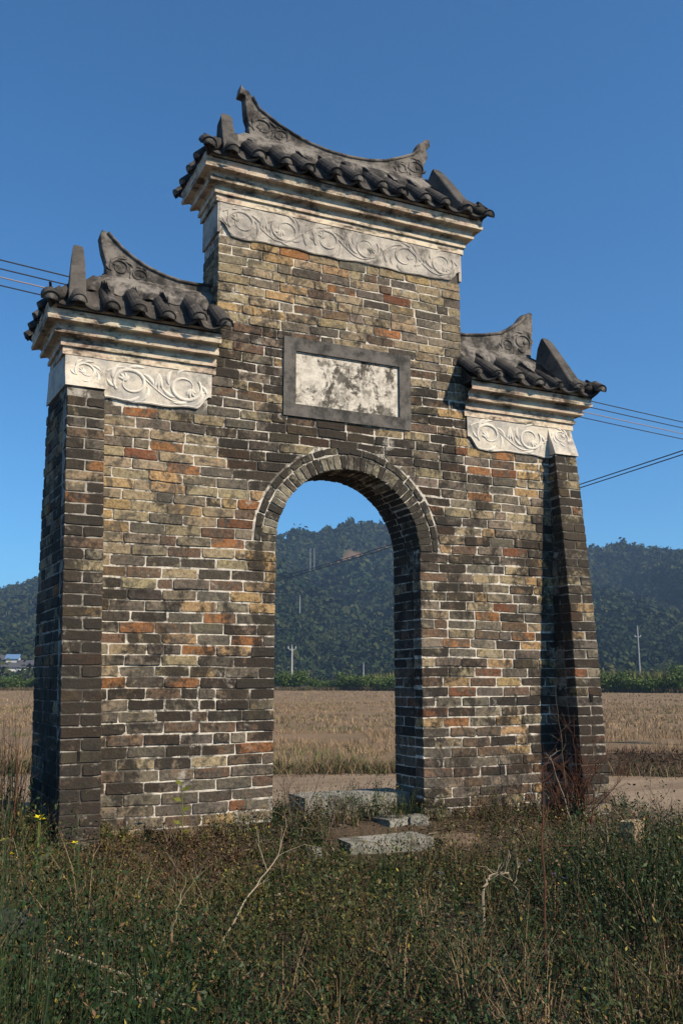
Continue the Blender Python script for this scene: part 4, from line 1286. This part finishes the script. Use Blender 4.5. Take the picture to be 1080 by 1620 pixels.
yl = wg.random(N) < .035; col[yl] = np.array([.30, .23, .04]) * wg.uniform(.6, 1.2, (yl.sum(), 1))
br = wg.random(N) < .11; col[br] = np.array([.13, .070, .032]) * wg.uniform(.6, 1.5, (br.sum(), 1))
v, f, c = leaf_quads(P, d, rdir(wg, N, 1.0), wg.uniform(.009, .028, N), wg.uniform(.004, .011, N), col)
tag(np_obj('weed_leaves', v, f, M['leaf'], col=c), 'low green weeds covering the foreground', 'weeds', kind='stuff')
VV, FF, CC, off = flush_v
# grass tufts: many blades from one root, bending outwards
x, y = weeds(6000, 24, -5.2, 5.2, -5.2, .5, lambda a, b: np.clip(dens_green(a, b) + .12, 0, 1)); n = len(x)
k = 16; N = n * k; tn = fbm(x * .9 + 50, y * .9, 57) + wg.normal(size=n) * .12
tc = pick(tn, [(.50, (.028, .054, .010)), (.59, (.062, .074, .018)), (.67, (.17, .118, .058)), (9, (.30, .215, .12))])
H0 = (.10 + .36 * wg.random(n) ** 1.8) * tall(x, y)
X_ = np.repeat(x, k) + wg.normal(size=N) * .012; Y_ = np.repeat(y, k) + wg.normal(size=N) * .012; H_ = np.repeat(H0, k) * wg.uniform(.5, 1.1, N)
ln_ = wg.normal(size=(N, 3)) * [1, 1, 0] * (H_ * .45)[:, None]
push(*blades(np.stack([X_, Y_, gz(X_, Y_)], 1), H_, wg.uniform(.0028, .0055, N), ln_, np.repeat(tc, k, 0) * wg.uniform(.6, 1.3, (N, 1))))
# matted dead straw lying between the plants
x, y = weeds(13000, 27, -5, 4.8, -5, .3, lambda a, b: np.clip((fbm(a * 1.2 + 70, b * 1.2, 66) - .40) * 4, 0, 1)); n = len(x); L_ = wg.uniform(.08, .34, n); a_ = wg.uniform(0, 6.283, n)
c = pick(wg.random(n), [(.4, (.16, .10, .055)), (.75, (.26, .18, .10)), (9, (.40, .31, .19))]) * wg.uniform(.6, 1.2, (n, 1))
push(*blades(np.stack([x, y, gz(x, y) + wg.random(n) * .10 * tall(x, y)], 1), wg.uniform(.0, .10, n), wg.uniform(.003, .006, n), np.stack([np.cos(a_) * L_, np.sin(a_) * L_, np.zeros(n)], 1), c, .5))
# reddish dead herb patches
x, y = weeds(15000, 25, -5, 4.8, -4.6, .2, lambda a, b: np.clip((fbm(a * .9 + 30, b * .9, 63) - .50) * 5, 0, 1) + .35 * smooth(.8, 1.6, a) * smooth(-1.5, -.5, b)); n = len(x)
c = np.array([(.12, .062, .036), (.17, .10, .055), (.08, .05, .03)])[wg.integers(0, 3, n)] * wg.uniform(.6, 1.2, (n, 1))
push(*blades(np.stack([x, y, gz(x, y)], 1), (.08 + .26 * wg.random(n) ** 1.5) * tall(x, y), np.full(n, .0045), wg.normal(size=(n, 3)) * [.07, .07, 0], c))
flush('weed_grass', M['straw'], 'tangled green and straw-coloured grass among the foreground weeds', 'grass')

n = 16000; x = wg.uniform(-6.5, -2.22, n); y = wg.uniform(-.5, 3.6, n); ok = wg.random(n) < np.clip(.25 + 1.6 * (fbm(x * 1.6, y * 1.6, 91) - .3), 0, 1); x, y = x[ok], y[ok]; n = len(x)
c = pick(wg.random(n), [(.35, (.050, .046, .020)), (.6, (.10, .066, .036)), (.85, (.19, .13, .07)), (9, (.035, .055, .014))]) * wg.uniform(.6, 1.2, (n, 1))
push(*blades(np.stack([x, y, gz(x, y)], 1), wg.uniform(.15, .75, n) * (.6 + .8 * fbm(x * 2, y * 2, 92)), wg.uniform(.004, .008, n), wg.normal(size=(n, 3)) * [.10, .10, 0], c))
flush('tall_dry_weeds', M['straw'], 'tall brown weeds growing outside the left pier', 'weeds')

# litter: straw and chips lying on the bare soil before the steps and along the path
n = 6500; x = wg.uniform(-1.2, 4.5, n); y = wg.uniform(-2.6, .9, n); ok = open_ground(x, y) | (x > 2.4); x, y = x[ok], y[ok]; n = len(x)
d = wg.normal(size=(n, 3)); d[:, 2] = np.abs(d[:, 2]) * .12
c = np.array([(.30, .22, .14), (.16, .10, .06), (.40, .33, .24), (.09, .07, .05)])[wg.integers(0, 4, n)] * wg.uniform(.6, 1.2, (n, 1))
v, f, c = leaf_quads(np.stack([x, y, gz(x, y) + .008], 1), d, np.tile([0, 0, 1.], (n, 1)) + wg.normal(size=(n, 3)) * .25, wg.uniform(.02, .11, n), wg.uniform(.006, .022, n), c)
tag(np_obj('dry_litter', v, f, M['straw'], col=c), 'fallen straw and dead leaves on the bare soil by the steps', 'litter', kind='stuff')

# ------------------------------------------------------------------ single plants
def branch(g, p, d, L, r, depth, rnd, spread=.55, droop=0.0, nseg=4):
    pts = [np.array(p)]; d = np.array(d, dtype=float); d /= np.linalg.norm(d)
    for i in range(nseg):
        d = d + np.array([rnd.gauss(0, .13), rnd.gauss(0, .13), rnd.gauss(0, .10) - droop]); d /= np.linalg.norm(d)
        pts.append(pts[-1] + d * L / nseg)
    g.tube(pts, [r * (1 - .65 * i / nseg) for i in range(nseg + 1)], 4, cap=False)
    if depth > 0:
        for k in range(rnd.choice((2, 3, 3))):
            q = pts[rnd.randint(1, nseg)]; s = np.array([rnd.gauss(0, spread), rnd.gauss(0, spread), rnd.gauss(.1, spread * .6)])
            branch(g, q, d + s, L * rnd.uniform(.45, .75), r * .6, depth - 1, rnd, spread, droop, nseg)
    return pts
def twig_bush(name, loc, n, L, r, depth, mat, label, cat, seed, spread=.55, tilt=.35, lean=(0, 0)):
    rnd = random.Random(seed); p = empty(name, loc); tag(p, label, cat)
    for i in range(n):
        g = Geo(); a = rnd.uniform(0, 6.28)
        branch(g, (rnd.gauss(0, .03), rnd.gauss(0, .03), 0), (math.cos(a) * tilt + lean[0], math.sin(a) * tilt + lean[1], 1), L * rnd.uniform(.6, 1.1), r, depth, rnd, spread)
        g.obj('stem', M[mat], p)
    return p
def gl(x, y): return (x, y, float(gz(x, y)))
twig_bush('dead_shrub', gl(-.48, -.10), 9, .34, .0042, 3, 'twig', 'leafless grey-brown shrub at the foot of the left jamb', 'shrub', 3, .6, .55)
twig_bush('dead_shrub', gl(-.36, -.34), 6, .26, .0035, 2, 'twig', 'smaller leafless shrub beside the lower step slab', 'shrub', 13, .6, .6)
twig_bush('dead_shrub', gl(1.66, -.30), 12, .40, .0045, 3, 'twig_red', 'reddish dead brush heaped against the right pier', 'shrub', 4, .5, .5)
twig_bush('dead_shrub', gl(1.80, -.36), 8, .42, .005, 3, 'twig_red', 'taller reddish dead brush in the shaded pier corner', 'shrub', 5, .4, .3, (.15, 0))
twig_bush('dead_shrub', gl(.30, .75), 4, .16, .004, 2, 'twig', 'small dark seedling shrub behind the threshold slab', 'shrub', 6, .6, .4)
twig_bush('dead_shrub', gl(.56, .80), 4, .17, .004, 2, 'twig', 'small dark seedling shrub by the right jamb behind the slab', 'shrub', 7, .6, .4)
twig_bush('dead_shrub', gl(-2.55, -.10), 10, .55, .004, 3, 'twig', 'tangle of bare dark twigs outside the left pier', 'shrub', 8, .5, .4)
twig_bush('dead_shrub', gl(-2.75, .7), 10, .60, .004, 3, 'twig', 'taller bare twigs at the left edge behind the pier', 'shrub', 9, .5, .3)
twig_bush('dead_shrub', gl(2.35, -.62), 5, .36, .0035, 2, 'twig', 'thin bare twigs beside the tan rock', 'shrub', 10, .4, .3)
twig_bush('dead_shrub', gl(1.15, -.22), 6, .34, .003, 2, 'twig', 'thin bare twigs before the right wall', 'shrub', 15, .4, .4)
twig_bush('dead_shrub', gl(-1.35, -.28), 5, .30, .003, 2, 'twig', 'thin bare twigs before the left wall', 'shrub', 16, .4, .4)

def stalk(pts, r, mat, label, seed, name='dead_stalk', side=5):
    rnd = random.Random(seed); p = empty(name, pts[0]); tag(p, label, 'stalk')
    P = [np.array(q) - np.array(pts[0]) for q in pts]
    dense = []
    for i in range(len(P) - 1):
        for t in np.linspace(0, 1, 6, endpoint=False): dense.append(P[i] * (1 - t) + P[i+1] * t + np.array([rnd.gauss(0, .004), rnd.gauss(0, .004), 0]))
    dense.append(P[-1])
    g = Geo(); g.tube(dense, [r * (1 - .6 * i / len(dense)) for i in range(len(dense))], 5); g.obj('stem', M[mat], p)
    for k in range(side):
        g = Geo(); q = dense[rnd.randint(len(dense) // 2, len(dense) - 1)]
        branch(g, q, (rnd.gauss(0, .6), rnd.gauss(0, .6), .5), rnd.uniform(.05, .16), r * .4, 1, rnd); g.obj('twig', M[mat], p)
    return p
def up(x, y, dx, dy, h): 
    b = gl(x, y); return [b, (x + dx * .5, y + dy * .5, b[2] + h * .55), (x + dx, y + dy, b[2] + h)]
stalk(up(-.62, -3.05, .06, .05, .86), .0055, 'twig_red', 'tall dark reddish stalk standing upright in the right foreground', 1, side=8)
stalk(up(1.62, -.40, -.08, 0, 1.0), .004, 'twig', 'thin stalk with tiny buds rising in the pier shadow', 2, side=7)
stalk(up(1.50, -.62, -.22, -.02, .62), .0055, 'twig_pale', 'pale leaning stalk before the right pier', 3, side=3)
stalk(up(.62, -1.9, .10, 0, .42), .005, 'twig_pale', 'pale slanting stalk at the right edge of the grass', 4, side=2)
stalk([gl(-1.70, -2.1), (-1.50, -2.0, .0), (-1.28, -1.85, .16)], .006, 'twig_pale', 'long pale fallen stalk leaning over the weeds, left of centre', 5, side=4)
stalk([gl(-2.62, -2.55), (-2.40, -2.5, .02), (-2.14, -2.5, -.10), (-2.02, -2.6, -.2)], .008, 'twig_pale', 'thick bent dead stem arching over the left foreground', 6, side=5)
stalk([gl(-2.35, -2.75), (-2.25, -2.8, -.06), (-2.0, -2.85, -.12)], .007, 'twig_pale', 'dead stem lying low in the left corner', 7, side=5)
stalk([gl(-.55, -2.5), (-.50, -2.45, .06), (-.42, -2.4, .10), (-.30, -2.35, .09), (-.24, -2.35, .0)], .007, 'twig_pale', 'curled pale root arching out of the right foreground weeds', 8, side=7)
stalk(up(-2.42, -1.0, .03, .1, .92), .004, 'twig_red', 'slender reddish stalk in front of the left pier', 9, side=3)
stalk(up(-2.52, -1.25, .05, 0, .62), .004, 'twig', 'thin brown stalk at the left edge below the yellow flower', 10, side=4)
for k, (x, y, h, dx) in enumerate(((-2.62, -.7, .7, .05), (-2.35, -1.4, .45, -.1), (-1.55, -1.0, .36, .12), (-1.0, -1.3, .34, -.08), (-1.95, -2.3, .40, .1), (-1.15, -2.6, .42, -.03), (.1, -1.8, .34, .08),
                                   (.9, -1.1, .42, -.05), (1.25, -1.5, .40, .1), (-.1, -2.6, .36, .06))):
    stalk(up(x, y, dx, .04, h), .003, ('twig', 'twig_pale', 'twig_red')[k % 3], ('thin dead stalk among the weeds near the left edge', 'thin pale stalk below the left pier', 'thin reddish stalk before the left wall',
          'thin dead stalk in the weeds before the left jamb', 'thin pale stalk in the left foreground', 'thin reddish stalk in the middle foreground', 'thin dead stalk below the lower step slab',
          'thin pale stalk below the brown earthy block', 'thin reddish stalk left of the tan rock', 'thin dead stalk in the right foreground')[k], 20 + k, side=3)

def flower_plant(name, loc, h, heads, petal, label, seed, np_=9, rad=.022):
    rnd = random.Random(seed); p = empty(name, loc); tag(p, label, 'flower')
    for (dx, dy, k) in heads:
        g = Geo(); top = np.array([dx, dy, h * k]); g.tube([(0, 0, 0), (dx * .3, dy * .3, h * k * .5), top], [.004, .0035, .0025], 5); g.obj('stem', M['green_stem'], p)
        g = Geo()
        for i in range(np_):
            a = 6.283 * i / np_ + rnd.uniform(-.2, .2); d = np.array([math.cos(a), math.sin(a), rnd.uniform(.1, .6)]); s = np.array([-math.sin(a), math.cos(a), 0]) * rad * .28
            m = top + d * rad * .55; e = top + d * rad
            g.add([top, m + s, e, m - s, m + np.array([0, 0, .003])], [(0, 1, 4), (1, 2, 4), (2, 3, 4), (3, 0, 4)])
        g.obj('petals', M[petal], p)
        g = Geo()
        for i in range(4):
            a = rnd.uniform(0, 6.28); q = top * rnd.uniform(.2, .8); d = np.array([math.cos(a), math.sin(a), .4]); s = np.array([-math.sin(a), math.cos(a), 0]) * .010
            g.add([q, q + d * .03 + s, q + d * .065, q + d * .03 - s], [(0, 1, 2, 3)])
        g.obj('leaves', M['green_stem'], p)
flower_plant('yellow_flower', gl(-2.28, -.95), .44, ((0, 0, 1.0), (.01, .012, .97)), 'yellow', 'tall plant with a bright yellow flower head before the left pier', 1, rad=.03)
flower_plant('yellow_flower', gl(-2.46, -1.05), .36, ((0, 0, 1.0), (.05, 0, .8)), 'yellow', 'yellow flowers low at the left edge of the photo', 2)
flower_plant('yellow_flower', gl(-2.06, -.78), .24, ((.0, 0, 1.0),), 'yellow', 'small yellow flower right below the left pier', 3)
flower_plant('lilac_flower', gl(.42, -1.55), .16, ((0, 0, 1), (.06, .03, .85), (-.06, .02, .9)), 'purple', 'lilac asters in the grass at the right edge', 4, rad=.018)
flower_plant('lilac_flower', gl(.28, -1.95), .16, ((0, 0, 1), (.05, -.02, .85)), 'purple', 'lower clump of lilac asters in the right foreground', 5, rad=.018)
flower_plant('lilac_flower', gl(-.28, -1.10), .18, ((0, 0, 1),), 'purple', 'single lilac aster below the lower step slab', 6, rad=.016)
# young climbing sprout with pale leaves against the left wall
p = empty('leafy_sprout', gl(-1.32, -.28)); tag(p, 'slim sprout with yellow-green leaves before the left wall', 'plant')
g = Geo(); g.tube([(0, 0, 0), (.01, .02, .2), (.0, .03, .40)], [.004, .0035, .002], 5); g.obj('stem', M['green_stem'], p)
for i, (zz, a) in enumerate(((.10, .5), (.16, 2.6), (.24, .2), (.30, 3.0), (.36, .9), (.40, 2.2))):
    g = Geo(); d = np.array([math.cos(a), -.3, .35]); d /= np.linalg.norm(d); s = np.cross(d, [0, 1, .2]); s = s / np.linalg.norm(s) * .014; q = np.array([0, .02, zz])
    g.add([q, q + d * .03 + s, q + d * .07, q + d * .03 - s], [(0, 1, 2, 3)]); g.obj('leaf', M['green_leaf'], p)
# charred log at the left edge
p = empty('charred_log', (-2.42, -1.75, -.07)); tag(p, 'dark charred log lying in the weeds at the left edge', 'log')
g = Geo(); pts = [np.array([-.55 + .62 * t, -.06 + .10 * t, .045 - .06 * t]) for t in np.linspace(0, 1, 9)]
g.tube(pts, [.115, .12, .118, .11, .105, .10, .09, .075, .04], 12); g.obj('trunk', M['log'], p, smooth=True)
g = Geo(); g.tube([pts[4], pts[4] + np.array([.06, -.05, .09])], [.028, .016], 7); g.obj('branch_stub', M['log'], p)

# ------------------------------------------------------------------ air
g = Geo(); g.box((-1990, -460, -8), (1990, 1990, 150))
hz = g.obj('haze', None); tag(hz, 'thin blue haze over the valley', 'haze', kind='stuff')
hm = bpy.data.materials.new('valley_haze'); hm.use_nodes = True; nt = hm.node_tree
nt.nodes.remove(nt.nodes['Principled BSDF'])
pv = nt.nodes.new('ShaderNodeVolumePrincipled'); pv.inputs['Color'].default_value = (.46, .69, 1.0, 1); pv.inputs['Density'].default_value = .00034; pv.inputs['Anisotropy'].default_value = .2
nt.links.new(pv.outputs[0], nt.nodes['Material Output'].inputs['Volume'])
hz.data.materials.append(hm)
